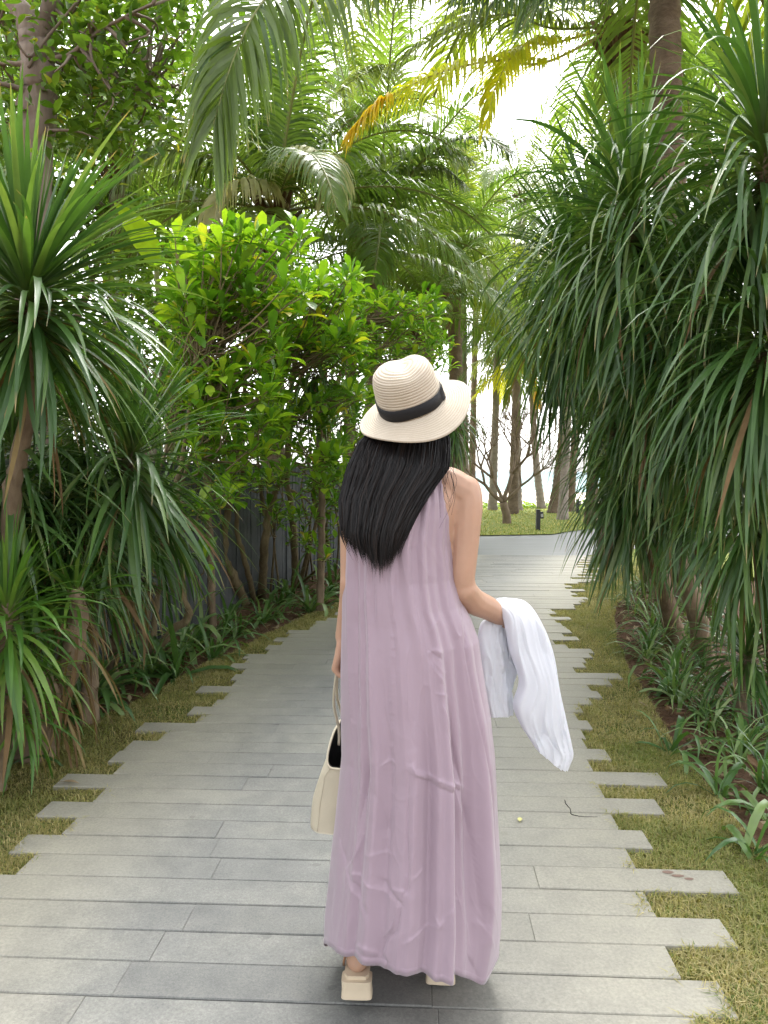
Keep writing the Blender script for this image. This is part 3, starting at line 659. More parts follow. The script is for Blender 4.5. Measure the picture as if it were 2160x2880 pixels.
dracaena('dracaena with an upright fan of leaves in front of the palm trunk at right', None, bR2,
         [([bR2 - [0, 0, .05], at(1950, 1700, 5.6), at(1890, 1500, 5.5), at(1850, 1100, 5.1), at(1800, 750, 4.6), RA], 0.075, 0.036), ([at(1890, 1500, 5.5), at(1935, 1350, 5.4), RH], 0.05, 0.04), ([at(1850, 1100, 5.1), at(1960, 980, 4.6), RC], 0.05, 0.036)],
         [dict(c=RA, n=414, L=0.89, skirt=0.5, elmin=-60), dict(c=RC, n=378, L=0.86, skirt=0.5, elmin=-65), dict(c=RC2, n=270, L=0.85, skirt=0.5, elmin=-66), dict(c=RH, n=342, L=0.80, skirt=0.6, elmin=-70)], LS=DRH, seed=42)
RK = at(1612, 740, 5.9); RE = at(1775, 1060, 5.9); RF = at(1775, 1250, 5.6)
dracaena('dracaena leaning towards the path with leaf curtains and a dark knotted trunk', None, bR3,
         [([bR3 - [0, 0, .05], at(1860, 1640, 6.0), at(1790, 1480, 5.8), at(1770, 1330, 5.6), RF], 0.08, 0.045), ([at(1790, 1480, 5.8), at(1740, 1300, 5.9), at(1700, 1050, 6.0), RK], 0.055, 0.036)],
         [dict(c=at(1665, 600, 5.6), n=230, L=.85, skirt=.45, elmin=-60), dict(c=RK, n=396, L=0.95, skirt=0.55, elmin=-65), dict(c=RE, n=360, L=0.90, skirt=0.5, elmin=-68), dict(c=RF, n=342, L=0.76, skirt=0.55, elmin=-68)], LS=DRH, seed=43)
bR4 = np.array([3.35, 7.7, 0]); 
dracaena('shaded dracaena behind the knotted trunk deep in the right bed', None, bR4,
         [([bR4 - [0, 0, .05], at(1960, 1400, 7.4), at(1900, 1000, 7.2)], 0.08, 0.045), ([at(1960, 1400, 7.4), at(2060, 1200, 7.0), at(2080, 900, 7.0)], 0.06, 0.04)],
         [dict(c=at(1890, 820, 7.2), n=306, L=1.00, skirt=0.6, elmin=-66), dict(c=at(2060, 750, 6.8), n=306, L=1.00, skirt=0.6, elmin=-66), dict(c=at(2010, 1150, 6.6), n=306, L=0.95, skirt=0.6, elmin=-68), dict(c=at(1840, 1150, 7.4), n=270, L=0.95, skirt=0.6, elmin=-68)], LS=DRH, seed=44, cap=140)
bR5 = np.array([3.2, 9.2, 0])
dracaena('farther dracaena where the path bends, feathery leaves over the verge', None, bR5,
         [([bR5 - [0, 0, .05], at(1790, 1350, 9.2), at(1720, 1150, 9.0)], 0.07, 0.04), ([at(1790, 1350, 9.2), at(1780, 1150, 9.2), at(1740, 950, 9.0)], 0.06, 0.04)],
         [dict(c=at(1795, 1120, 9.0), n=306, L=0.90, skirt=0.6, elmin=-68), dict(c=at(1745, 880, 9.0), n=306, L=0.95, skirt=0.6, elmin=-66), dict(c=at(1830, 1250, 9.0), n=270, L=0.90, skirt=0.6, elmin=-68), dict(c=at(1720, 950, 9.3), n=234, L=0.85, skirt=0.5, elmin=-66)], LS=DRN, seed=45, cap=160)
bR6 = np.array([4.4, 11.6, 0])
dracaena('farthest dracaena of the right hedge beside the bare tree', None, bR6,
         [([bR6 - [0, 0, .05], at(1820, 1300, 11.6), at(1720, 1080, 11.6)], 0.07, 0.04), ([at(1820, 1300, 11.6), at(1720, 1300, 11.4), at(1670, 1180, 11.4)], 0.06, 0.04)],
         [dict(c=at(1745, 1150, 11.4), n=306, L=0.85, skirt=0.6, elmin=-68), dict(c=at(1712, 1060, 11.8), n=252, L=0.85, skirt=0.6, elmin=-66), dict(c=at(1740, 930, 12), n=306, L=0.95, skirt=0.6, elmin=-66)], LS=DRN, seed=46, cap=120, mat='dracaena_light')
bR7 = np.array([2.55, 4.85, 0])
dracaena('short fountain shaped dracaena clump at the foot of the right trunks', None, gnd(2085, 2010),
         [([gnd(2085, 2010) - [0, 0, .05], at(2100, 1880, 4.6), at(2100, 1830, 4.6)], 0.035, 0.025)],
         [dict(c=at(2100, 1830, 4.6), n=162, L=0.52, skirt=0.12, elmin=-30)], LS=DRN, seed=47, cap=90)

# ------------------------------------------------------------------ round-leaved shrubs against the fence
def shrub(label, base, trunks, boxes, nro, seed, leafL=0.2, cap=300, extra=()):
    """trunks: px polylines given as world points; boxes: (px0, px1, py0, py1, d0, d1, weight) regions of the crown"""
    r_ = random.Random(seed); root = empty('shrub', base, label, 'shrub', 'round leaved shrubs along the grey fence')
    tips = []
    for P, r0, r1 in trunks:
        m_ = max(10, int(len(P) * 6)); Q_ = smoothpath(P, m_); Q_ += np.random.default_rng(seed).normal(0, r0 * 0.12, Q_.shape)
        V, Q, T3 = tube(Q_, np.linspace(r0, r1, m_), 8, wob=0.12); link('stem', mesh_np('stem', rel(root, V), Q, T3), root, M['bark_shrub']); tips += list(Q_[m_ // 2:])
    tips = np.array(tips); tw = Acc(); lv = []
    ws = [b[6] for b in boxes]; heads = []
    for i in range(nro):
        b = r_.choices(boxes, ws)[0]; c_ = at(r_.uniform(b[0], b[1]), r_.uniform(b[2], b[3]), r_.uniform(b[4], b[5])); heads.append(c_)
    heads += [np.asarray(e) for e in extra]
    for c_ in heads:
        j = np.argmin(np.linalg.norm((tips - c_) * [1, 1, 0.8], axis=1) + np.array([r_.uniform(0, .35) for _ in tips])); a_ = tips[j]
        if a_[2] > c_[2]: a_ = a_ * 0.5 + c_ * 0.5 - [0, 0, .25]
        md = (a_ + c_) / 2 + [r_.uniform(-.08, .08), r_.uniform(-.08, .08), -0.06]
        V, Q, T3 = tube(smoothpath([a_, md, c_], 6), np.linspace(0.008, 0.0045, 6), 4); tw.add(V - np.array(root.location), Q, T3)
        nl = r_.randrange(9, 14); tilt = r_.uniform(-.3, .3)
        for q in range(nl):
            u = q / nl; el = 78 - 85 * u + r_.uniform(-12, 12); az = q * 2.4 + r_.uniform(-.4, .4)
            lv.append((c_ + np.array([0, 0, -0.05 * u]), az, el, leafL * r_.uniform(0.5, 1.2) * (0.75 + 0.3 * math.sin(min(1, u * 1.4) * 2.2)), r_.random(), 'shrub'))
    link('twig', tw.mesh('twig'), root, M['bark_shrub'], kind='stuff')
    place_leaves(root, lv, SHL, cap)
    return root
b1 = gnd(423, 1860)
shrub('nearest round leaved shrub, bare crooked stems rising from the left bed', b1,
      [([b1 - [0, 0, .05], at(470, 1790, 5.7), at(530, 1735, 5.65), at(518, 1690, 5.65), at(462, 1560, 5.6), at(480, 1440, 5.6), at(520, 1250, 5.6), at(560, 950, 5.6)], 0.035, 0.014),
       ([b1 - [0, 0, .05], at(440, 1700, 5.9), at(455, 1600, 5.9), at(420, 1450, 5.9), at(500, 1150, 5.9)], 0.026, 0.012),
       ([at(518, 1700, 5.65), at(510, 1560, 5.7), at(495, 1420, 5.7), at(600, 1100, 5.6)], 0.02, 0.012),
       ([gnd(400, 1850), at(410, 1700, 6.0), at(430, 1640, 6.0)], 0.045, 0.03)],
      [(490, 860, 660, 880, 5.3, 6.6, 6), (480, 800, 860, 1060, 5.3, 6.6, 4), (500, 780, 1060, 1280, 5.3, 6.4, 3.0), (540, 680, 1250, 1440, 5.3, 6, 1.0)], 240, 51,
      extra=[at(577, 1570, 5.3), at(560, 1430, 5.2), at(630, 640, 5.6), at(830, 640, 5.7), at(735, 1120, 5.4), at(700, 1140, 5.5)])
b2 = gnd(700, 1685)
shrub('shrub with two thick curving trunks in front of the fence slats', b2,
      [([gnd(690, 1690) - [0, 0, .05], at(650, 1610, 8.0), at(628, 1560, 7.9), at(640, 1440, 7.8), at(660, 1330, 7.6), at(700, 1000, 7.2)], 0.06, 0.02),
       ([gnd(715, 1680) - [0, 0, .05], at(690, 1580, 8.1), at(665, 1480, 8.0), at(680, 1340, 7.8), at(760, 1050, 7.2)], 0.035, 0.016),
       ([gnd(735, 1672) - [0, 0, .05], at(745, 1540, 8.2), at(760, 1420, 8.1), at(800, 1310, 8.0), at(830, 1000, 7.6)], 0.055, 0.02),
       ([at(745, 1450, 8.1), at(735, 1380, 8.0), at(720, 1250, 7.9)], 0.025, 0.014)],
      [(700, 1010, 770, 1000, 6.4, 8.0, 5), (720, 1030, 980, 1150, 6.6, 8.2, 2.2), (620, 960, 1150, 1370, 6.6, 7.8, 3.0)], 200, 52,
      extra=[at(960, 860, 7.2), at(980, 920, 7.4), at(850, 1270, 7.0), at(640, 1330, 6.6)])
b3_ = gnd(835, 1640)
shrub('shrub with one straight upright trunk nearest the woman on the left', b3_,
      [([gnd(830, 1645) - [0, 0, .05], at(826, 1500, 9.2), at(815, 1400, 9.1), at(808, 1330, 9.0), at(850, 1050, 8.6), at(1000, 900, 8.4)], 0.05, 0.02),
       ([gnd(840, 1650), at(870, 1540, 9.0), at(893, 1450, 8.9), at(880, 1360, 8.8), at(940, 1100, 8.6)], 0.028, 0.014),
       ([gnd(850, 1640), at(925, 1560, 8.8), at(905, 1470, 8.8), at(870, 1350, 8.7)], 0.018, 0.01),
       ([at(820, 1380, 9.0), at(850, 1395, 8.9), at(872, 1415, 8.9)], 0.018, 0.012)] + [([gnd(x_, 1640 - (x_ - 830) * .28) - [0, 0, .04], at(x_ + k_, 1500, 8.7), at(x_ - k_ * .7, 1380, 8.7), at(x_ + k_ * 1.5, 1200, 8.5)], .014, .007) for x_, k_ in ((760, 12), (785, -14), (858, 16), (880, -10), (905, 14), (930, -14), (945, 8))],
      [(980, 1240, 830, 1010, 8.0, 9.6, 6), (880, 1060, 1010, 1280, 7.8, 9.2, 3), (860, 1000, 1280, 1400, 8.0, 9.0, 1.0), (740, 960, 1290, 1570, 7.6, 9.0, 2.0)], 185, 53, 0.18, cap=260,
      extra=[at(1190, 830, 9), at(1130, 850, 8.8), at(1250, 960, 9.2), at(1050, 860, 8.8)])
b4_ = np.array([-0.55, 11.4, 0])
shrub('small far shrub of bright leaves showing around the hat', b4_,
      [([b4_ - [0, 0, .05], b4_ + [0.1, 0, .8], at(1130, 1080, 11.2)], 0.04, 0.015)],
      [(1010, 1270, 920, 1120, 10.4, 11.8, 3), (940, 1080, 1100, 1330, 10.4, 11.6, 2)], 80, 54, 0.18, cap=150)

M['lily_light'] = leaf_mat('lily_light_leaf', [(0, (0.09, 0.17, 0.04)), (0.6, (0.16, 0.25, 0.08)), (1, (0.3, 0.38, 0.18))], 0.25, 0.36, 0.5, tip=(0.4, 0.34, 0.15), tip_at=0.93)
# ------------------------------------------------------------------ strap-leaf clumps on the ground
def clump(pos, n, L, LS, label, group, seed, indiv=True, mat='lily', name='lily_clump'):
    r_ = random.Random(seed); lv = []
    root = empty(name, pos, label, 'plant', group)
    for i in range(n):
        u = (i + .5) / n; el = 80 - 66 * u + r_.uniform(-8, 8); az = i * 2.4 + r_.uniform(-.4, .4)
        lv.append((np.array(pos) + [r_.uniform(-.03, .03), r_.uniform(-.03, .03), -0.02], az, el, L * r_.uniform(0.65, 1.2), r_.random(), mat))
    place_leaves(root, lv, LS, 300 if indiv else 0)
    return root
gl, gr_ = 'strap leaf clumps along the left bed', 'strap leaf clumps along the right bed'
special = [((255, 1985), 22, 0.52, 'largest strap leaf clump at the left turf edge, broad shiny leaves'), ((20, 2150), 12, 0.40, 'small clump of broad leaves cut off by the left edge low down'),
           ((420, 1890), 16, 0.50, 'strap leaf clump at the foot of the crooked shrub stems')]
for i, (pp, n_, L_, lb) in enumerate(special): clump(gnd(*pp), n_, L_, LI, lb, gl, 60 + i)
r_ = random.Random(77)
ORD = 'first second third fourth fifth sixth seventh eighth ninth tenth eleventh twelfth thirteenth fourteenth fifteenth sixteenth seventeenth eighteenth nineteenth twentieth'.split()
ORD += ['twenty ' + o for o in ORD[:9]] + ['thirtieth'] + ['thirty ' + o for o in ORD[:9]] + ['fortieth'] + ['forty ' + o for o in ORD[:9]]
for i, y in enumerate(np.linspace(4.5, 13.2, 32)):
    xl = float(Fx(y)) + 0.18; xr = bedL(y) - 0.08; x = xl + (xr - xl) * r_.choice([0.25, 0.6, 0.95])
    clump((x, y, -0.03), 19 if y < 9 else 14, r_.uniform(0.42, 0.64), LI, ORD[i] + ' dark strap leaf clump, counted from the near end of the grey fence', gl, 90 + i, indiv=y < 8.2)
sp2 = [((2120, 2395), 12, 0.36, 'bright broad leaf clump nearest the lower right corner by the turf'), ((2030, 2230), 12, 0.34, 'loose strap leaf clump on bare red soil at right'),
       ((1890, 2110), 12, 0.36, 'strap leaf clump spilling over the turf beside the long planks'), ((2160, 2290), 12, 0.34, 'clump of broad leaves on the soil cut by the right edge')]
for i, (pp, n_, L_, lb) in enumerate(sp2): clump(gnd(*pp), n_, L_, LI, lb, gr_, 130 + i)
for i, y in enumerate(np.linspace(3.3, 11.4, 49)):
    x = bedR(y) + r_.choice([0.12, 0.25, 0.4, 0.6, 0.8]) + r_.uniform(-.05, .05) + (.16 if y < 4.6 else 0)
    clump((x, y, -0.03), 26 if y < 7 else 16, r_.uniform(0.30, 0.5), LN if r_.random() < .75 else LI, ORD[i] + ' grassy clump, counted from the near end of the row edging the right bed', gr_, 200 + i, indiv=y < 7.2, name='grass_lily_clump', mat='lily' if i % 3 else 'lily_light')
# ------------------------------------------------------------------ coconut palms
def frond_np(P, Lf=0.8, nl=70, seed=0, droop=1.0, wd=0.040, rad=0.022, spread=0.9, tw=0.0, gap=0.0, tipf=.38, hint=None, jit=.08, tipfw=1.4):
    """feather frond along the rachis polyline P (3-D): V, Q, t, mi"""
    r_ = np.random.default_rng(seed); n_ = 40; C_ = smoothpath(P, n_); T = np.gradient(C_, axis=0); seg = np.linalg.norm(T, axis=1); T /= seg[:, None]
    acc = Acc(); V, Q, T3 = tube(C_, np.interp(np.linspace(0, 1, n_), [0, .1, 1], [rad * 1.5, rad, 0.004]), 5, cap=False); acc.add(V, Q, t=np.zeros(len(V)), r=0.0, mi=1)
    up = np.array([0, 0, 1.0]) if hint is None else np.asarray(hint, float); up = up / np.linalg.norm(up); VV, QQ, tt, rr = [], [], [], []; cnt = 0; ns = 4
    for sd_ in (-1, 1):
        for i in range(nl):
            s = 0.13 + 0.87 * (i + r_.uniform(-.3, .3)) / nl
            if s > 0.995: s = 0.995
            if gap and r_.random() < gap: continue
            q = s * (n_ - 1); a = int(q); f_ = q - a; b = min(a + 1, n_ - 1); p = C_[a] * (1 - f_) + C_[b] * f_; t_ = T[a]
            side = np.cross(t_, up); ls = np.linalg.norm(side); side = side / ls if ls > 0.15 else np.array([1., 0, 0]); nrm = np.cross(side, t_)
            L = Lf * np.interp(s, [0.13, .3, .55, .8, 1], [.6, .95, 1, max(.75, tipf), tipf]) * r_.uniform(0.88, 1.08)
            fw = np.interp(s, [0, .5, 1], [0.35, 0.6, tipfw]) + r_.normal(0, 0.07 + jit * .4)
            d = side * sd_ * spread + t_ * fw + nrm * (0.28 + r_.normal(0, jit)); d /= np.linalg.norm(d)
            pts = [p]; dd = d.copy()
            for k in range(ns):
                dd = dd + np.array([0, 0, -1.0]) * droop * (0.10 + 0.22 * k) * r_.uniform(0.8, 1.2); dd /= np.linalg.norm(dd); pts.append(pts[-1] + dd * L / ns)
            pts = np.array(pts); wv = t_ - d * (t_ @ d); wv /= np.linalg.norm(wv) + 1e-9; ta = r_.normal(0, jit * 3); wv = wv * math.cos(ta) + np.cross(d, wv) * math.sin(ta)
            w_ = np.array([.5, 1, .95, .6, .06]) * wd / 2 * (0.6 + 0.4 * L / Lf)
            VV.append(np.stack([pts - wv * w_[:, None], pts + wv * w_[:, None]], 1).reshape(-1, 3)); b0 = cnt
            QQ += [(b0 + 2 * k, b0 + 2 * k + 1, b0 + 2 * k + 3, b0 + 2 * k + 2) for k in range(ns)]; cnt += 2 * (ns + 1)
            tt.append(np.repeat(np.linspace(0, 1, ns + 1), 2)); rr.append(np.full(2 * (ns + 1), (r_.random() * 0.12)))
    acc.add(np.concatenate(VV), QQ, t=np.concatenate(tt), r=np.concatenate(rr), mi=0)
    return acc
def arc(L, el, k, n_=10, lat=0.0):
    a = R(el); p = np.zeros(3); P = [p]
    for i in range(n_):
        s = i / n_; a = max(a - k * (0.4 + 1.2 * s) * max(math.cos(a), 0.12) / n_, R(-86)); p = p + L / n_ * np.array([math.cos(a), lat * s * 0.3, math.sin(a)]); P.append(p)
    return np.array(P)
M['rachis'] = simple('palm_rachis', (0.20, 0.22, 0.07), 0.5, 0.4, 8, 0.25)
M['rachis_yellow'] = simple('palm_rachis_yellow', (0.42, 0.36, 0.12), 0.5, 0.4, 8, 0.2)
FR = {}
def frond_mesh(el, j, mat, Lf=0.24):
    key = (el, j, mat)
    if key not in FR:
        k = {80: 0.8, 62: 1.2, 45: 1.5, 28: 1.7, 10: 1.7, -10: 1.6, -32: 1.4}[el]
        acc = frond_np(arc(1.0, el, k * (0.85 + 0.3 * j), lat=(-0.5, 0.5)[j]), Lf, 62, seed=int(el + 100) * 3 + j, droop=0.75 + 0.35 * j + (0.3 if el < 15 else 0), wd=0.0115, rad=0.0055)
        me = acc.mesh('frond'); me.materials.append(M[mat]); me.materials.append(M['rachis']); FR[key] = me
    return FR[key]
FELS = [80, 62, 45, 28, 10, -10, -32]
def palm(label, base, top, r0, r1, nf, L, seed, mats=('palm',), bark='bark_palm', el0=82, el1=-35, rings=None, azskip=None, hero=(), mid=None, nuts=0):
    r_ = random.Random(seed); base = np.asarray(base, float); top = np.asarray(top, float)
    root = empty('coconut_palm', base, label, 'palm tree', 'coconut palms')
    H = np.linalg.norm(top - base); m_ = max(24, int(H / 0.07)); md = (base + top) / 2 if mid is None else np.asarray(mid, float)
    C_ = smoothpath([base - [0, 0, .1], md, top], m_); s = np.linspace(0, 1, m_)
    rad = r1 + (r0 - r1) * (1 - s) ** 2.2 + r0 * 0.35 * np.exp(-s * 14)
    pat = (np.arange(m_) % 3); rad = rad * (1 + 0.07 * (pat == 0) - 0.03 * (pat == 1))
    V, Q, T3 = tube(C_, rad, 12, wob=0.06); link('trunk', mesh_np('trunk', rel(root, V), Q, T3), root, M[bark])
    # fibrous leaf bases under the crown
    acc = Acc()
    for i in range(26):
        az = i * 2.4; z0 = r_.uniform(-0.75, -0.05); d = np.array([math.cos(az), math.sin(az), 0]); p = top - base + [0, 0, z0]
        P = np.array([p + d * r1 * 0.7, p + d * (r1 * 1.4) + [0, 0, .22], p + d * (r1 * 2.2 + r_.uniform(0, .12)) + [0, 0, r_.uniform(.3, .55)]])
        V, Q, T3 = tube(smoothpath(P, 6), np.array([.05, .055, .05, .045, .035, .02]) * r1 / 0.13, 5); acc.add(V, Q, T3)
    link('leaf_base', acc.mesh('leaf_base'), root, M['fibre'])
    for i in range(nuts):
        az = r_.uniform(0, 6.3); u = np.linspace(0, np.pi, 7); ph = np.linspace(0, 2 * np.pi, 9)[:-1]
        V = np.array([[0.10 * math.sin(a) * math.cos(b) , 0.10 * math.sin(a) * math.sin(b), 0.13 * math.cos(a)] for a in u for b in ph]) * (1 + 0.06 * np.cos(3 * np.tile(ph, 7)))[:, None]
        Q = [(a * 8 + b, a * 8 + (b + 1) % 8, (a + 1) * 8 + (b + 1) % 8, (a + 1) * 8 + b) for a in range(6) for b in range(8)]
        o = link('coconut', mesh_np('coconut', V, Q), root, M['nut']); o.location = Vector(top - base + np.array([math.cos(az) * .24, math.sin(az) * .24, -0.25 + r_.uniform(-.15, .1)]))
    for i in range(nf):
        u = (i + .5) / nf; el = el0 + (el1 - el0) * u + r_.uniform(-8, 8); az = i * 2.39996 + r_.uniform(-.2, .2) + seed
        if azskip and any(abs((az - a + math.pi) % (2 * math.pi) - math.pi) < w_ and e0 <= el <= e1 for a, w_, e0, e1 in azskip): continue
        e = min(FELS, key=lambda x: abs(x - el)); mt = r_.choice(mats) if u < 0.8 or len(mats) == 1 else mats[-1]
        o = link('frond', frond_mesh(e, r_.randrange(2), mt), root); o.location = Vector(top - base); o.rotation_euler = (r_.uniform(-.15, .15), r_.uniform(-.06, .06), az); s_ = L * r_.uniform(0.85, 1.1); o.scale = (s_, s_, s_)
    for P, kw, mt in hero:
        acc = frond_np(np.asarray(P), seed=seed + len(acc.V), **kw); me = acc.mesh('frond'); me.materials.append(M[mt]); me.materials.append(M['rachis_yellow' if mt in ('palm_yellow', 'palm_turning', 'palm_pale') else 'rachis'])
        o = link('frond', rel_mesh(me, base), root)
        if mt == 'palm_yellow': o['label'] = 'yellowed frond'
        if mt == 'palm_pale': o['label'] = 'bleached drooping frond'
    return root
def rel_mesh(me, base):
    me.transform(Matrix.Translation(-Vector(base))); return me
M['nut'] = simple('coconut_husk', (0.10, 0.13, 0.03), 0.5, 0.4, 10, 0.3)

# palm with its crown just above the shrubs, left of the middle
h1 = at(775, 600, 11)
palm('short coconut palm behind the shrub with two bleached drooping fronds', (h1[0] - .1, 11, 0), h1, 0.2, 0.15, 20, 3.3, 3, ('palm',), el1=0,
     hero=[([h1, at(820, 490, 10.6), at(880, 425, 10.2), at(930, 470, 9.8), at(915, 560, 9.6)], dict(Lf=0.75, nl=75, droop=1.7, wd=0.045), 'palm_pale'),
           ([h1, at(740, 540, 10.6), at(690, 510, 10.2), at(620, 540, 9.9), at(600, 620, 9.7)], dict(Lf=0.7, nl=75, droop=1.7, wd=0.045), 'palm_pale'),
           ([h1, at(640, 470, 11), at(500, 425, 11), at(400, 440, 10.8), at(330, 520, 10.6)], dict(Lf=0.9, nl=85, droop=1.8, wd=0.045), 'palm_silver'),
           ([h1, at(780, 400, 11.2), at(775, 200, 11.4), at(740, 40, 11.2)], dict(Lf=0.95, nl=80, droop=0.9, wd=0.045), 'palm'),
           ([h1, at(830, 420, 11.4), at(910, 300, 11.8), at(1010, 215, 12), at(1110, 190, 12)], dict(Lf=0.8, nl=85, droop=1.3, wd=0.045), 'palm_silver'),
           ([h1, at(700, 420, 11), at(640, 230, 11), at(560, 120, 10.6)], dict(Lf=0.9, nl=80, droop=1.1, wd=0.045), 'palm')])
h2 = at(1050, 700, 14)
palm('coconut palm with green nuts under its crown left of the hat', (h2[0], 14.2, 0), h2, 0.19, 0.14, 22, 3.6, 8, ('palm',), nuts=7, el1=-5,
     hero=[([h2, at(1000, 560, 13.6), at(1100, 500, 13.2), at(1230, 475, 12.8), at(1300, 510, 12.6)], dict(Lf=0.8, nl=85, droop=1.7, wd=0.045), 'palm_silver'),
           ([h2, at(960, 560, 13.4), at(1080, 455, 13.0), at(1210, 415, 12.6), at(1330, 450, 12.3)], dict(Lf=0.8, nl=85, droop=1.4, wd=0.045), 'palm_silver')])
h3 = at(1275, 765, 18.5)
palm('coconut palm with ringed straight trunk rising right behind the hat', (at(1292, 1500, 18.5)[0], 18.5, 0), h3, 0.2, 0.155, 24, 3.6, 13, ('palm', 'palm_olive'), nuts=3, el1=-15)
h3b = at(1300, 700, 27)
palm('slimmer grey palm trunk directly behind the ringed palm trunk', (at(1308, 1440, 27)[0], 27, 0), h3b, 0.145, 0.12, 20, 4.0, 14, ('palm_olive',), 'bark_palm_pale', el1=-15)
h4 = at(1192, 880, 16)
palm('stubby palm with shaggy fibrous trunk between shrub and ringed palm', (h4[0] + .05, 16, 0), h4, 0.24, 0.2, 16, 3.0, 15, ('palm',), el1=10)
h5 = at(1402, 900, 28)
palm('tall slim palm leaning right above the bare tree, left of the yellow palm', gnd(1385, 1436), h5, 0.145, 0.12, 22, 3.5, 16, ('palm',), 'bark_palm_pale', el1=-40)
h6 = at(1450, 1030, 29)
palm('palm with ragged yellow lower fronds standing behind the bare tree', gnd(1457, 1437), h6, 0.145, 0.12, 14, 2.6, 17, ('palm_olive', 'palm_turning'), 'bark_palm_pale', el1=0,
     hero=[([h6, at(1475, 1030, 28.6), at(1500, 1080, 28.4), at(1515, 1150, 28.2)], dict(Lf=0.75, nl=55, droop=1.2, wd=0.07), 'palm_yellow'), ([h6, at(1425, 1040, 28.6), at(1380, 1070, 28.2), at(1330, 1120, 28)], dict(Lf=0.75, nl=50, droop=1.0, wd=0.06, gap=.25), 'palm_turning'),
           ([h6, at(1440, 1090, 28.8), at(1420, 1150, 28.6)], dict(Lf=0.6, nl=40, droop=1.0, wd=0.06), 'palm_olive')])
h7 = at(1492, 960, 30)
palm('pale thin palm trunk leaning left, behind the black path light', gnd(1524, 1432), h7, 0.145, 0.12, 18, 3.2, 18, ('palm_olive',), 'bark_palm_pale', el1=-20, mid=at(1503, 1240, 29.5))
h8 = at(1600, 850, 26)
palm('stout palm with swollen dark base to the right of the bare tree', gnd(1558, 1444), h8, 0.2, 0.14, 22, 3.6, 19, ('palm', 'palm_olive'), el1=-35, mid=at(1582, 1230, 26))
h9 = at(1612, 800, 23.5)
palm('light brown palm trunk, middle of the three trunks beside the hanging leaves', gnd(1582, 1463), h9, 0.145, 0.12, 20, 3.4, 20, ('palm',), 'bark_palm_pale', el1=-30, mid=at(1592, 1250, 23.5))
h10 = at(1640, 900, 28)
palm('dark palm trunk nearest the second path light', gnd(1602, 1440), h10, 0.145, 0.12, 18, 3.4, 21, ('palm_olive',), el1=-30)
# palm on the right whose crown is above the frame
h11 = at(1860, -330, 8.2)
palm('big palm at upper right, brown trunk and long fronds hanging over the path', (3.25, 8.4, 0), h11, 0.2, 0.155, 22, 4.3, 25, ('palm_olive', 'palm'), el1=-20,
     azskip=[(math.pi * 1.25, 1.1, -60, 30)],
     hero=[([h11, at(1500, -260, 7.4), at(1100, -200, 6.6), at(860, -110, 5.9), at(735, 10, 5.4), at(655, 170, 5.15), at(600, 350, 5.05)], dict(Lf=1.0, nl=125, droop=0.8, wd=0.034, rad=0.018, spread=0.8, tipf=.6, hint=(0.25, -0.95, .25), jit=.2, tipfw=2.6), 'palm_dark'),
           ([h11, at(1620, -200, 7.8), at(1400, -110, 7.4), at(1200, -55, 7.0), at(960, -30, 6.7)], dict(Lf=0.72, nl=120, droop=2.4, wd=0.036, tipf=.6), 'palm_olive'),
           ([h11, at(1780, -160, 7.6), at(1650, -70, 7.1), at(1480, -40, 6.8), at(1300, -30, 6.6)], dict(Lf=0.72, nl=110, droop=2.4, wd=0.036, tipf=.6), 'palm')])
h14 = at(1745, 70, 11.5)
palm('palm with one golden yellow frond, crown hidden behind the right dracaenas', (h14[0] + .1, 11.9, 0), h14, 0.19, 0.15, 16, 3.4, 27, ('palm_olive', 'palm'), el1=5,
     azskip=[(math.pi, 0.8, -60, 35)],
     hero=[([h14, at(1535, 175, 11), at(1400, 170, 10.6), at(1250, 200, 10.2), at(1110, 265, 10), at(1010, 350, 9.8)], dict(Lf=0.85, nl=110, droop=1.5, wd=0.04), 'palm_turning'),
           ([at(1110, 262, 9.95), at(1060, 300, 9.85), at(1000, 355, 9.75)], dict(Lf=0.7, nl=40, droop=1.2, wd=0.055, rad=0.01, tipf=.7), 'palm_yellow'),
           ([h14, at(1560, 80, 11.2), at(1420, 40, 10.8), at(1250, 90, 10.6), at(1090, 190, 10.4)], dict(Lf=0.9, nl=110, droop=1.3, wd=0.04), 'palm_olive'),
           ([h14, at(1560, 120, 11), at(1470, 130, 10.6), at(1400, 230, 10.3), at(1365, 360, 10.2)], dict(Lf=0.7, nl=70, droop=1.5, wd=0.045), 'palm_turning')])
# palms that close the view behind the left hedge
for i, (px, py, d, L_, lb) in enumerate([(330, 430, 12.5, 3.4, 'dark green palm crown behind the broadleaf tree on the left'), (1000, 300, 17, 4.2, 'tall palm whose spiky top reaches the sky in the middle'),
                                       (1345, 600, 33, 4.0, 'distant pale green palm crown above the slim leaning palm'),
                                       (1700, 620, 20, 3.2, 'background palm crown beside the hanging dracaena leaves'), (1470, 560, 25, 3.4, 'distant greyish palm crown in the bright gap above the yellow palm')]):
    h = at(px, py, d); palm(lb, (h[0] - .2, d + .2, 0), h, 0.15, 0.12, 16, L_, 40 + i, ('palm_silver',) if px == 1470 else ('palm', 'palm_olive') if i % 2 else ('palm',), el1=-30)
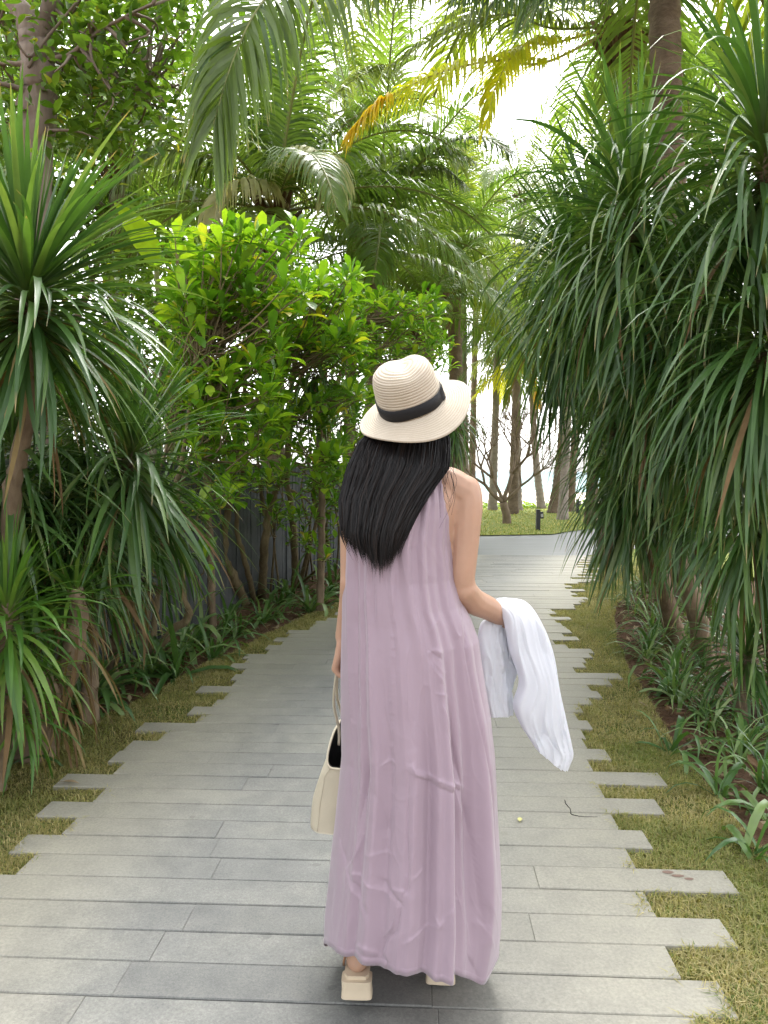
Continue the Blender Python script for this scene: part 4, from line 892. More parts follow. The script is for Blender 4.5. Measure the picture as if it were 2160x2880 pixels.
# ------------------------------------------------------------------ broadleaf trees
def quad_leaves(C_, size, seed, flat=0.4):
    """many small folded leaves at centres C_"""
    r_ = np.random.default_rng(seed); n_ = len(C_); az = r_.uniform(0, 6.283, n_); pit = r_.normal(-0.25, 0.5, n_); L = size * r_.uniform(0.6, 1.25, n_)
    d = np.stack([np.cos(az) * np.cos(pit), np.sin(az) * np.cos(pit), np.sin(pit)], 1); up = np.stack([r_.normal(0, flat, n_), r_.normal(0, flat, n_), np.ones(n_)], 1)
    s = np.cross(d, up); s /= np.linalg.norm(s, axis=1)[:, None]; nn = np.cross(s, d); Wd = (L * 0.27)[:, None]; Lc = L[:, None]
    V = np.stack([C_, C_ + d * Lc * .3 + s * Wd * .85 + nn * Wd * .25, C_ + d * Lc * .65 + s * Wd * .8 + nn * Wd * .2, C_ + d * Lc - nn * Wd * .3, C_ + d * Lc * .65 - s * Wd * .8 + nn * Wd * .2, C_ + d * Lc * .3 - s * Wd * .85 + nn * Wd * .25], 1).reshape(-1, 3)
    i = np.arange(n_) * 6; Q = np.concatenate([np.stack([i, i + 1, i + 2, i + 3], 1), np.stack([i, i + 3, i + 4, i + 5], 1)])
    return V, Q, np.repeat(r_.uniform(0, .999, n_), 6)
def broadleaf(label, base, limbs, clusters, leaf, per, seed, mat, name='broadleaf_tree', bk='bark_tree'):
    root = empty(name, base, label, 'tree'); r_ = np.random.default_rng(seed); acc = Acc()
    for j, (P, r0, r1) in enumerate(limbs):
        m_ = max(10, len(P) * 7); C_ = smoothpath(P, m_); C_ += r_.normal(0, r0 * .08, C_.shape); V, Q, T3 = tube(C_, np.linspace(r0, r1, m_), 10, wob=.12)
        link('trunk' if j == 0 else 'limb', mesh_np('limb', rel(root, V), Q, T3), root, M[bk])
    allp = np.concatenate([smoothpath(P, 24)[8:] for P, _, _ in limbs]); tw = Acc(); C_ = []
    for c_ in clusters:
        c_ = np.asarray(c_[:3]); a_ = allp[np.argmin(np.linalg.norm(allp - c_, axis=1))]; md = (a_ + c_) / 2 + r_.normal(0, .12, 3)
        V, Q, T3 = tube(smoothpath([a_, md, c_], 7), np.linspace(.018, .005, 7), 4); tw.add(V - np.array(root.location), Q, T3)
        k = per; off = r_.normal(0, 1, (k, 3)) * r_.uniform(0.5, 1.2) * np.array([.26, .26, .18]); C_.append(c_ + off)
    link('twig', tw.mesh('twig'), root, M[bk], kind='stuff')
    C_ = np.concatenate(C_); V, Q, rn = quad_leaves(C_, leaf, seed)
    link('crown', mesh_np('crown', rel(root, V), Q, attrs={'rnd': rn, 't': np.zeros(len(V))}), root, M[mat], kind='stuff')
    return root
def pxbox(n_, x0, x1, y0, y1, d0, d1, seed):
    r_ = np.random.default_rng(seed); return [at(r_.uniform(x0, x1), r_.uniform(y0, y1), r_.uniform(d0, d1)) for _ in range(n_)]
tb = np.array([at(100, 400, 6.8)[0] - .1, 6.8, 0])
broadleaf('broadleaf tree with forked brown trunk at top left corner', tb,
          [([tb - [0, 0, .1], at(95, 700, 6.8), at(100, 350, 6.8), at(108, 200, 6.8), at(100, 90, 6.8)], 0.17, 0.135), ([at(104, 110, 6.8), at(60, 30, 6.9), at(-40, -120, 7)], 0.11, 0.07), ([at(108, 120, 6.8), at(140, 20, 6.7), at(160, -150, 6.6)], 0.085, 0.06),
           ([at(118, 170, 6.8), at(200, 150, 6.6), at(290, 80, 6.4), at(430, 10, 6.2)], 0.025, 0.01), ([at(90, 180, 6.8), at(0, 178, 6.7), at(-100, 170, 6.6)], 0.025, 0.012), ([at(85, 255, 6.8), at(40, 245, 6.6), at(-30, 225, 6.5)], 0.03, 0.015),
           ([at(80, 190, 6.65), at(130, 110, 6.6), at(230, -10, 6.5)], 0.014, 0.01), ([at(140, 150, 6.8), at(260, 180, 7), at(420, 250, 7.4)], 0.02, 0.008)],
          pxbox(46, 150, 560, -120, 130, 5.9, 8.2, 1) + pxbox(40, 150, 400, 120, 400, 6.4, 8.5, 2) + pxbox(34, -120, 90, -60, 420, 6.5, 9, 3) + pxbox(16, 330, 520, 120, 330, 7, 9, 4), 0.12, 34, 61, 'tree')
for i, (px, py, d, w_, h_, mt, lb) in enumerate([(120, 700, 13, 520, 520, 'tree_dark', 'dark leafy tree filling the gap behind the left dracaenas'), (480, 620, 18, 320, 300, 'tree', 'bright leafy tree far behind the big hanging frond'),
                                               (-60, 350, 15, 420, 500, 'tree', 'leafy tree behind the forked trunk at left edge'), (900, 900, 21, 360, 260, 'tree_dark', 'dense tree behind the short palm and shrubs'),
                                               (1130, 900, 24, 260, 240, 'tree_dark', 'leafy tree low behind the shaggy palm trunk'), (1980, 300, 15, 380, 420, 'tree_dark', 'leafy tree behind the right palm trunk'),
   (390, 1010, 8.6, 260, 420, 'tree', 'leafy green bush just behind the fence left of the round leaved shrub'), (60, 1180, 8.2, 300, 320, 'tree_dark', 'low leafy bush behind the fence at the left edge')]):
    c_ = at(px, py, d); b_ = np.array([c_[0], d, 0]); sx = w_ * d / F; sz = h_ * d / F; r_ = np.random.default_rng(70 + i); cl = []
    for k in range({4: 50, 6: 46, 7: 46}.get(i, 90)):
        v = r_.normal(0, 1, 3); v /= np.linalg.norm(v); v *= r_.uniform(.35, 1) ** .5; q = c_ + v * [sx * .6, sx * .5, sz * .55]; q[2] = max(q[2], .6); cl.append(q)
    broadleaf(lb, b_, [([b_ - [0, 0, .1], (b_ + c_) / 2 + [.15, 0, 0], c_], .2, .08), ([(b_ + c_) / 2, c_ + [sx * .4, 0, sz * .2]], .09, .03), ([(b_ + c_) / 2, c_ + [-sx * .4, .2, sz * .15]], .09, .03)], cl, 0.2 if d > 14 else .17 if d > 10 else .11, 46, 80 + i, mt)

# one broad banana-like leaf glowing behind the dracaena
root = empty('banana_plant', (at(500, 650, 8.6)[0], 8.6, 0), 'banana plant with one broad backlit leaf between dracaena and shrub', 'plant')
a0_ = at(440, 760, 8.6); V, Q, T3 = tube(smoothpath([np.array(root.location) - [0, 0, .05], (np.array(root.location) + a0_) / 2, a0_], 14), np.linspace(.08, .03, 14), 8); link('stem', mesh_np('stem', rel(root, V), Q, T3), root, M['rachis'])
for (az, el, L_, p_) in ((0.25, 62, 1.0, a0_), (2.4, 60, 1.0, a0_), (4.4, 50, .9, a0_)):
    V, Q, t = strap(L_, 0.34, R(el), 1.0, 12, 0.15, 'leafy'); link('leaf', mesh_np('leaf', rel(root, rotz(V, az, 1, p_)), Q, attrs={'t': t}), root, M['shrub'])

# ------------------------------------------------------------------ bare frangipani on the lawn
bb = gnd(1427, 1474); root = empty('bare_tree', bb, 'leafless many branched tree with crooked limbs on the lawn', 'tree')
r_ = random.Random(4); acc = Acc(); s20 = 20.5 / F
def grow(p, d, L, r0, depth):
    d = d / np.linalg.norm(d); n_ = 6; P = [p]; dd = d.copy()
    for k in range(n_): dd = dd + np.array([r_.gauss(0, .10), r_.gauss(0, .10), .05]); dd /= np.linalg.norm(dd); P.append(P[-1] + dd * L / n_)
    V, Q, T3 = tube(np.array(P), np.linspace(r0, r0 * .72, n_ + 1), 6 if depth < 3 else 4, wob=.08); acc.add(V - bb, Q, T3)
    if depth >= 7: return
    nb = 2 if r_.random() < .5 else 3; a0 = r_.uniform(0, 6.28); b1_ = np.cross(dd, [0.3, 0.2, 1]); b1_ /= np.linalg.norm(b1_); b2_ = np.cross(dd, b1_)
    for j in range(nb):
        a = a0 + j * 2 * math.pi / nb + r_.uniform(-.4, .4); sp = r_.uniform(.45, .8); nd = dd + sp * (math.cos(a) * b1_ + math.sin(a) * b2_) + np.array([0, 0, .10]); grow(P[-1], nd, L * r_.uniform(.66, .88), r0 * .67, depth + 1)
fk = at(1415, 1412, 20.4)
V, Q, T3 = tube(smoothpath([bb - [0, 0, .1], at(1424, 1450, 20.5), fk], 10), np.linspace(.13, .10, 10), 10, wob=.12); link('trunk', mesh_np('trunk', V - bb, Q, T3), root, M['bark_bare'])
grow(fk, np.array([-.75, -.2, .45]), .72, .06, 1); grow(fk, np.array([.3, .1, .9]), .8, .07, 1); grow(fk, np.array([-.25, .3, .8]), .7, .055, 1); grow(fk, np.array([.6, -.3, .6]), .65, .05, 1)
link('branches', acc.mesh('branches'), root, M['bark_bare'])

# ------------------------------------------------------------------ path lights on the lawn
M['black_metal'] = simple('black_metal', (0.018, 0.018, 0.02), 0.45, 0.5, 20, 0.2)
M['lens'] = simple('lamp_lens', (0.4, 0.4, 0.38), 0.3, 0.5)
def path_light(p, H, wd, label):
    root = empty('path_light', p, label, 'path light', 'black path lights on the lawn')
    V, Q = box_np(wd, wd, H + .05, .008); o = link('post', mesh_np('post', V, Q, smooth=False), root, M['black_metal']); o.location = (0, 0, H)
    V, Q = box_np(wd * 1.15, wd * 1.15, .02, .006); o = link('cap', mesh_np('cap', V, Q, smooth=False), root, M['black_metal']); o.location = (0, 0, H + .021)
    V, Q = box_np(wd * .8, wd * .95, H * .34, .008); o = link('lamp_head', mesh_np('lamp_head', V, Q, smooth=False), root, M['black_metal']); o.location = (wd * .75, -wd * .1, H * .93); o.rotation_euler = (0, R(-6), 0)
    V, Q = box_np(wd * .55, wd * .06, H * .16, .002); o2 = link('lens', mesh_np('lens', V, Q, smooth=False), o, M['lens']); o2.location = (0, -wd * .51, -H * .1)
path_light(gnd(1513, 1491, .02), .47, .095, 'black square path light at the lawn edge in front of pale palm')
path_light(gnd(1624, 1443, .02), .44, .09, 'smaller farther black path light beside the hanging leaves')

# low green cover where the lawn ends
r_ = np.random.default_rng(12); n_ = 5200; C_ = np.stack([r_.uniform(1, 14, n_), r_.uniform(28.6, 31, n_), np.zeros(n_)], 1); C_[:, 2] = -.02 + r_.uniform(0, 1, n_) ** 1.5 * (.35 * vnoise(C_[:, 0] * 1.7, C_[:, 1] * .5, 4) + .05)
V, Q, rn = quad_leaves(C_, .16, 13); link('ground_cover', mesh_np('ground_cover', V, Q, attrs={'rnd': rn, 't': np.zeros(len(V))}), None, M['cover'], 'low bright green creeper along the far end of the lawn', 'ground cover', None, 'stuff')
# fallen yellow leaf on the path
fl = gnd(1462, 2306); root = empty('fallen_leaf', fl + [0, 0, .003], 'small pale yellow fallen leaf lying on the planks right of the dress', 'leaf')
V, Q, t = strap(.036, .02, R(3), .1, 7, .25, 'leafy'); M['yellow_leaf'] = simple('yellow_leaf', (.55, .52, .2), .5, .4, 60, .25)
link('blade', mesh_np('blade', rotz(V, 1.35, 1, (-.004, -.02, .001)), Q), root, M['yellow_leaf'])
V, Q, T3 = tube(np.array([(-.004, -.02, .002), (-.006, -.027, .003), (-.004, -.034, .002)]), .0008, 4); link('stalk', mesh_np('stalk', V, Q, T3), root, M['yellow_leaf'])
# dry brown leaf on a left plank end
fl = gnd(200, 2202); root = empty('fallen_leaf', fl + [0, 0, .003], 'curled dry brown leaf on a plank end at left', 'leaf')
V, Q, t = strap(.09, .022, R(6), .3, 7, .6, 'leafy'); link('blade', mesh_np('blade', rotz(V, -.25, 1, (-.04, 0, .003)), Q, attrs={'t': t, 'rnd': np.full(len(V), .3)}), root, M['litter'])
V, Q, T3 = tube(np.array([(-.04, 0, .004), (-.055, .004, .003), (-.07, .01, .003)]), .001, 4); link('stalk', mesh_np('stalk', V, Q, T3), root, M['bark'])
# ------------------------------------------------------------------ the woman
D = 2.05
def wp(px, py, dy=0.0): return at(px, py, D + dy)
origin = np.array([at(1150, 2835, D)[0], D, 0.0])
person = empty('person', origin, 'person seen from behind in lilac sleeveless maxi dress and straw hat, walking', 'person')
def skin_mat():
    m, n, out = newmat('skin'); co = wpos(n)
    f = noise(n, 14, 3, .5, co); f = math_(n, 'MULTIPLY_ADD', noise(n, 60, 3, .6, co), .4, math_(n, 'MULTIPLY', f, .7)); c = mixc(n, f, (0.42, 0.25, 0.17), (0.52, 0.325, 0.23))
    p = principled(n, out, c, 0.48, 0.4, bump(n, noise(n, 420, 2, .5, co), .12, .001)); p.inputs['Subsurface Weight'].default_value = .12; p.inputs['Subsurface Radius'].default_value = (.012, .005, .003); p.inputs['Subsurface Scale'].default_value = .6
    return m
M['skin'] = skin_mat()
def capsule_chain(pts, rad, ns=12, m_=None):
    pts = np.asarray(pts, float); m_ = m_ or max(10, len(pts) * 7); C_ = smoothpath(pts, m_); rr = np.interp(np.linspace(0, 1, m_), np.linspace(0, 1, len(rad)), rad)
    # rounded ends
    T0 = C_[0] - C_[1]; T0 /= np.linalg.norm(T0); T1 = C_[-1] - C_[-2]; T1 /= np.linalg.norm(T1)
    a = np.linspace(0, np.pi / 2, 5)[1:]
    pre = [(C_[0] + T0 * rr[0] * math.sin(x), rr[0] * max(math.cos(x), .08)) for x in a][::-1]; post = [(C_[-1] + T1 * rr[-1] * math.sin(x), rr[-1] * max(math.cos(x), .08)) for x in a]
    P = np.array([p for p, _ in pre] + list(C_) + [p for p, _ in post]); r2 = np.array([r for _, r in pre] + list(rr) + [r for _, r in post])
    return tube(P, r2, ns)
body = Acc()
def part_chain(pts, rad, **k): V, Q, T3 = capsule_chain(pts, rad, **k); body.add(V, Q, T3)
def ellipsoid(c, rx, ry, rz, rot=None):
    u = np.linspace(0.02, np.pi - .02, 16); v = np.linspace(0, 2 * np.pi, 21)[:-1]
    V = np.array([[rx * math.sin(a) * math.cos(b), ry * math.sin(a) * math.sin(b), rz * math.cos(a)] for a in u for b in v])
    if rot is not None: V = V @ np.array(rot).T
    k = np.arange(20); k2 = (k + 1) % 20; Q = np.concatenate([np.stack([i * 20 + k, (i + 1) * 20 + k, (i + 1) * 20 + k2, i * 20 + k2], 1) for i in range(15)])
    n0 = len(V); V = np.vstack([V, V[:20].mean(0), V[-20:].mean(0)]); T3 = np.concatenate([np.stack([np.full(20, n0), k, k2], 1), np.stack([np.full(20, n0 + 1), 300 + k2, 300 + k], 1)])
    return V + np.asarray(c), Q, T3
# torso (kept inside the dress)
for (px, py, rx, ry) in ((1150, 1480, .125, .085),): pass
tor = [(1156, 1352, .10, .065), (1155, 1400, .145, .085), (1150, 1480, .132, .09), (1142, 1570, .125, .092), (1140, 1660, .118, .088), (1145, 1760, .135, .10), (1150, 1860, .155, .115), (1152, 1930, .155, .115)]
TV, ns_ = [], 24
TP = smoothpath([(*wp(a, b, .01), c, d) for a, b, c, d in tor], 30); ang = np.linspace(0, 2 * np.pi, ns_, endpoint=False)
for row in TP: TV += [(row[0] + row[3] * math.cos(a), row[1] + row[4] * math.sin(a), row[2]) for a in ang]
k = np.arange(ns_); k2 = (k + 1) % ns_
Q = np.concatenate([np.stack([i * ns_ + k, (i + 1) * ns_ + k, (i + 1) * ns_ + k2, i * ns_ + k2], 1) for i in range(29)]); n0 = len(TV); TV += [tuple(TP[0, :3] + [0, 0, .02]), tuple(TP[-1, :3] - [0, 0, .04])]
body.add(TV, Q, np.concatenate([np.stack([np.full(ns_, n0), k, k2], 1), np.stack([np.full(ns_, n0 + 1), 29 * ns_ + k2, 29 * ns_ + k], 1)]))
part_chain([wp(1156, 1390, .01), wp(1157, 1330, .01), wp(1158, 1240, .03)], [.06, .05, .05])                      # neck
V, Q, T3 = ellipsoid(wp(1150, 1145, .03), .075, .095, .108); body.add(V, Q, T3)                                   # skull
V, Q, T3 = ellipsoid(wp(1146, 1200, .085), .055, .055, .065); body.add(V, Q, T3)                                  # jaw and face
part_chain([wp(1144, 1165, .125), wp(1143, 1185, .15), wp(1143, 1195, .14)], [.010, .014, .010], ns=8)            # nose
part_chain([wp(1125, 1222, .128), wp(1143, 1222, .138), wp(1161, 1222, .128)], [.006, .009, .006], ns=8)          # lips
for s_ in (-1, 1):
    V, Q, T3 = ellipsoid(wp(1150 + s_ * 80, 1175, .04), .012, .02, .03); body.add(V, Q, T3)                       # ears
part_chain([wp(1060, 1372, .01), wp(1150, 1362, .015), wp(1255, 1368, .01), wp(1305, 1388, .0)], [.048, .06, .055, .047])  # shoulder line
part_chain([wp(1050, 1375, .01), wp(1008, 1392, .0)], [.05, .046])
# right arm, bent forward
part_chain([wp(1308, 1382, 0), wp(1313, 1415, -.005), wp(1312, 1465, -.01), wp(1306, 1553, -.015), wp(1300, 1625, -.015), wp(1305, 1662, -.005)], [.044, .0435, .040, .0365, .0345, .0355])
part_chain([wp(1304, 1660, -.01), wp(1330, 1690, .04), wp(1375, 1712, .11), wp(1412, 1738, .17)], [.037, .0375, .034, .0255])
# left arm, hanging
part_chain([wp(1004, 1390, 0), wp(997, 1470, 0), wp(994, 1560, .0), wp(992, 1640, .005)], [.044, .040, .036, .034])
part_chain([wp(992, 1635, .0), wp(988, 1690, .03), wp(976, 1750, .06), wp(966, 1790, .075)], [.035, .034, .029, .024])
def hand(wrist, d, side, nrm, curl, size=1.0):
    """wrist point, direction of fingers d, side = towards the thumb, nrm = palm normal (fingers close towards it)"""
    d, side, nrm = [np.asarray(v, float) / np.linalg.norm(v) for v in (d, side, nrm)]
    kn = []
    for j, (o_, L0) in enumerate(((.028, .072), (.010, .080), (-.009, .075), (-.027, .060))):
        k0 = wrist + d * .085 * size + side * o_ * size + nrm * (-.004 * abs(j - 1.3)); kn.append(k0)
        part_chain([wrist + d * .005 + side * o_ * .5, wrist + d * .045 + side * o_ * .85, k0], [.014, .0135, .0105], ns=8)
        p = k0; dd = d.copy(); pts = [p]; a = 0
        for ln, c_ in zip((.48, .30, .22), (curl, curl * 1.2, curl * .8)):
            a += c_; dd = d * math.cos(a) + nrm * math.sin(a); p = p + dd * L0 * ln * size; pts.append(p)
        part_chain(pts, [.0095, .0088, .008, .0065], ns=8)
    part_chain([wrist + d * .01 + nrm * .006, wrist + d * .05 + nrm * .006, wrist + d * .08], [.02, .022, .014], ns=10)
    t0 = wrist + d * .02 + side * .02; part_chain([t0, t0 + d * .03 + side * .022 + nrm * .014, t0 + d * .058 + side * .028 + nrm * .03, t0 + d * .08 + side * .024 + nrm * .042], [.014, .012, .0098, .0075], ns=8)
hand(wp(1414, 1740, .172), np.array([.30, .55, -.78]), (-.6, .6, .25), (-.75, -.35, -.5), .45)
hand(wp(965, 1792, .076), np.array([-.12, .18, -.97]), (.25, .95, .15), (.95, -.25, .1), .75)
# legs and feet
def leg(hip, knee, ankle): part_chain([hip, knee, ankle], [.085, .055, .036], m_=24)
gR = gnd(1238, 2738); aL = at(1006, 2785, 2.0) + [0, .0, .138]; aR = gR + [0, .0, .128]
leg(wp(1075, 1950, .01), wp(1060, 2330, .05), aL); leg(wp(1220, 1950, .01), wp(1228, 2340, .10), aR)
def foot(heel, ball, toe):
    part_chain([heel, (heel + ball) / 2 + [0, 0, .022], ball, (ball + toe) / 2], [.03, .034, .030, .022], ns=12)
    sd_ = np.cross(toe - heel, [0, 0, 1]); sd_ /= np.linalg.norm(sd_)
    for j, o_ in enumerate((-.034, -.017, -.002, .013, .027)):
        part_chain([ball + sd_ * o_ * .9, (ball * .4 + toe * .6) + sd_ * o_ + [0, 0, .002], toe + sd_ * o_ * .95 - (toe - ball) * .12 * abs(j - 1)], [.012, .0105, .008], ns=8)
hL = aL + [0, -.012, -.045]; bL = np.array([aL[0] + .005, aL[1] + .15, .035]); tL = bL + [.0, .06, -.008]
hR = aR + [0, -.012, -.042]; bR_ = np.array([aR[0] + .012, aR[1] + .15, .036]); tR = bR_ + [.006, .06, -.008]
part_chain([aL, hL], [.034, .03]); part_chain([aR, hR], [.034, .03])
foot(hL, bL, tL); foot(hR, bR_, tR)
tmp = bpy.data.objects.new('tmp_body', body.mesh('tmp_body')); COL.objects.link(tmp)
md = tmp.modifiers.new('r', 'REMESH'); md.mode = 'VOXEL'; md.voxel_size = .0045; md.use_smooth_shade = True
ms = tmp.modifiers.new('s', 'SMOOTH'); ms.iterations = 4; ms.factor = .5
dg = bpy.context.evaluated_depsgraph_get(); bme = bpy.data.meshes.new_from_object(tmp.evaluated_get(dg))
bpy.data.objects.remove(tmp); bme.name = 'body'; bme.materials.clear(); bme.materials.append(M['skin']); bme.transform(Matrix.Translation(-Vector(origin)))
bme.polygons.foreach_set('use_smooth', np.ones(len(bme.polygons), bool))
link('body', bme, person)

# ---- dress
def dress_mat():
    m, n, out = newmat('lilac_cloth'); co = ocoord(n)
    f = noise(n, 5, 3, .5, co); w1 = noise(n, 900, 2, .5, scaled(n, co, (1, 1, .12))); w2 = noise(n, 55, 4, .6, scaled(n, co, (1.6, 1, .35)))
    c = mixc(n, f, (0.36, 0.27, 0.325), (0.415, 0.315, 0.38)); h = math_(n, 'ADD', math_(n, 'MULTIPLY', w1, .15), w2)
    p = principled(n, None, c, .46, .35, bump(n, h, .12, .0025), sheen=.35); t = N(n, 'ShaderNodeBsdfTranslucent'); t.inputs['Color'].default_value = (.44, .32, .42, 1)
    mx = N(n, 'ShaderNodeMixShader'); mx.inputs[0].default_value = .12; n.links.new(p.outputs[0], mx.inputs[1]); n.links.new(t.outputs[0], mx.inputs[2]); n.links.new(mx.outputs[0], out.inputs[0]); return m
M['dress'] = dress_mat()
lev = [(1306, 1085, 1240, .055), (1340, 1062, 1252, .075), (1365, 1040, 1260, .092), (1413, 1005, 1273, .112), (1455, 984, 1276, .12), (1530, 967, 1272, .125), (1625, 964, 1281, .13), (1700, 961, 1300, .14), (1741, 960, 1322, .145), (1800, 957, 1344, .155),
       (1870, 954, 1354, .165), (2010, 951, 1380, .185), (2130, 951, 1395, .20), (2248, 937, 1402, .215), (2393, 921, 1409, .235), (2489, 912, 1413, .245), (2586, 902, 1409, .25), (2665, 900, 1398, .25), (2800, 905, 1372, .25)]
lz = np.array([wp(1150, y)[2] for y, *_ in lev]); sc_ = F / D
NTH, NV = 520, 420
th = np.linspace(-np.pi, np.pi, NTH, endpoint=False); th = th - .62 * np.sin(th)          # th = 0 faces the camera (-Y), +pi/2 = right
hem_x = [890, 903, 970, 1038, 1101, 1216, 1274, 1354, 1385, 1410]; hem_y = [2660, 2665, 2709, 2709, 2730, 2757, 2754, 2783, 2720, 2680]
def section(z):
    y_ = np.interp(-z, -lz, [l[0] for l in lev]); xl = np.interp(-z, -lz, [l[1] for l in lev]); xr = np.interp(-z, -lz, [l[2] for l in lev]); ry = np.interp(-z, -lz, [l[3] for l in lev])
    ax = at(0, 1440, D)  # x of pixel 0 at depth D along the axis row
    X = lambda px: np.array([(p - 1080) / F for p in np.atleast_1d(px)]) * (D * CP - (np.atleast_1d(z) - CAMH) * SP)
    return X(xl), X(xr), ry
ztop = lz[0]
# hem height by angle
zl_, zr_, ry_ = section(np.full(NTH, .1)); hemz = np.zeros(NTH)
xx = (zl_ + zr_) / 2 + (zr_ - zl_) / 2 * np.sin(th); yy_ = D - ry_ * np.cos(th)
for i in range(NTH):
    px = proj(np.array([xx[i], yy_[i], .1]))[0]; hy = np.interp(px, hem_x, hem_y); hemz[i] = np.clip(at(px, hy, yy_[i])[2], .035, .2)
front = np.cos(th) < -.1; hemz[front] = np.minimum(hemz[front], .09) * .4 + .6 * .085; hemz = np.convolve(np.r_[hemz[-4:], hemz, hemz[:4]], np.ones(9) / 9, 'valid')
v = np.linspace(0, 1, NV)[:, None]; Z = ztop + (hemz[None] - ztop) * v
XL, XR, RY_ = section(Z.ravel()); XL, XR, RY_ = [a.reshape(Z.shape) for a in (XL, XR, RY_)]
X0 = (XL + XR) / 2 + (XR - XL) / 2 * np.sin(th)[None]; Y0 = D + .01 - RY_ * np.cos(th)[None] * (0.94 + .06 * np.cos(th)[None] ** 2)
PX, PY = proj(np.stack([X0, Y0, Z], -1)); backm = np.clip(np.cos(th)[None] * 3, 0, 1) * np.ones_like(Z)
thc = th[None] + .0 * Z
# broad gathers running down from the neck
def fold(freq, ph, drift, s): return vnoise((np.sin(thc) * 1.0 + 3) * freq + drift * v * np.sin(thc * 1.3 + ph) + ph * 7, v * 1.4 + 0 * thc + s, s)
top_f = np.exp(-v * 7.0); low = np.clip((v - .12) / .6, 0, 1)
dsp = (fold(16, .3, .4, 1) - .5) * .016 * top_f * np.clip(v * 30, 0.2, 1)
dsp = dsp + (fold(5.5, .1, .6, 2) - .5) * (.028 + .046 * low) + (fold(11.5, .7, .8, 3) - .5) * (.018 + .014 * low)
# fine creasing
rid = lambda x, y, s: 1 - np.abs(2 * vnoise(x, y, s) - 1)
cx, cz = PX / 100, PY / 100
crm = np.clip((PY - 1650) / 500, 0, 1)
wx = cx + .5 * vnoise(cx * .8, cz * .8, 31); wz = cz + .6 * vnoise(cx * .7, cz * .7, 32)
dsp = dsp + (rid(wx * 1.1 + wz * .35, wz * .55 - wx * .3, 21) ** 8 - .05) * .0006 * crm + (rid(wx * 1.9 - wz * .5, wz * 1.0 + wx * .4, 22) ** 9 - .04) * .0008 * crm + (rid(wx * 3.1, wz * .8, 23) ** 5 - .08) * .0012
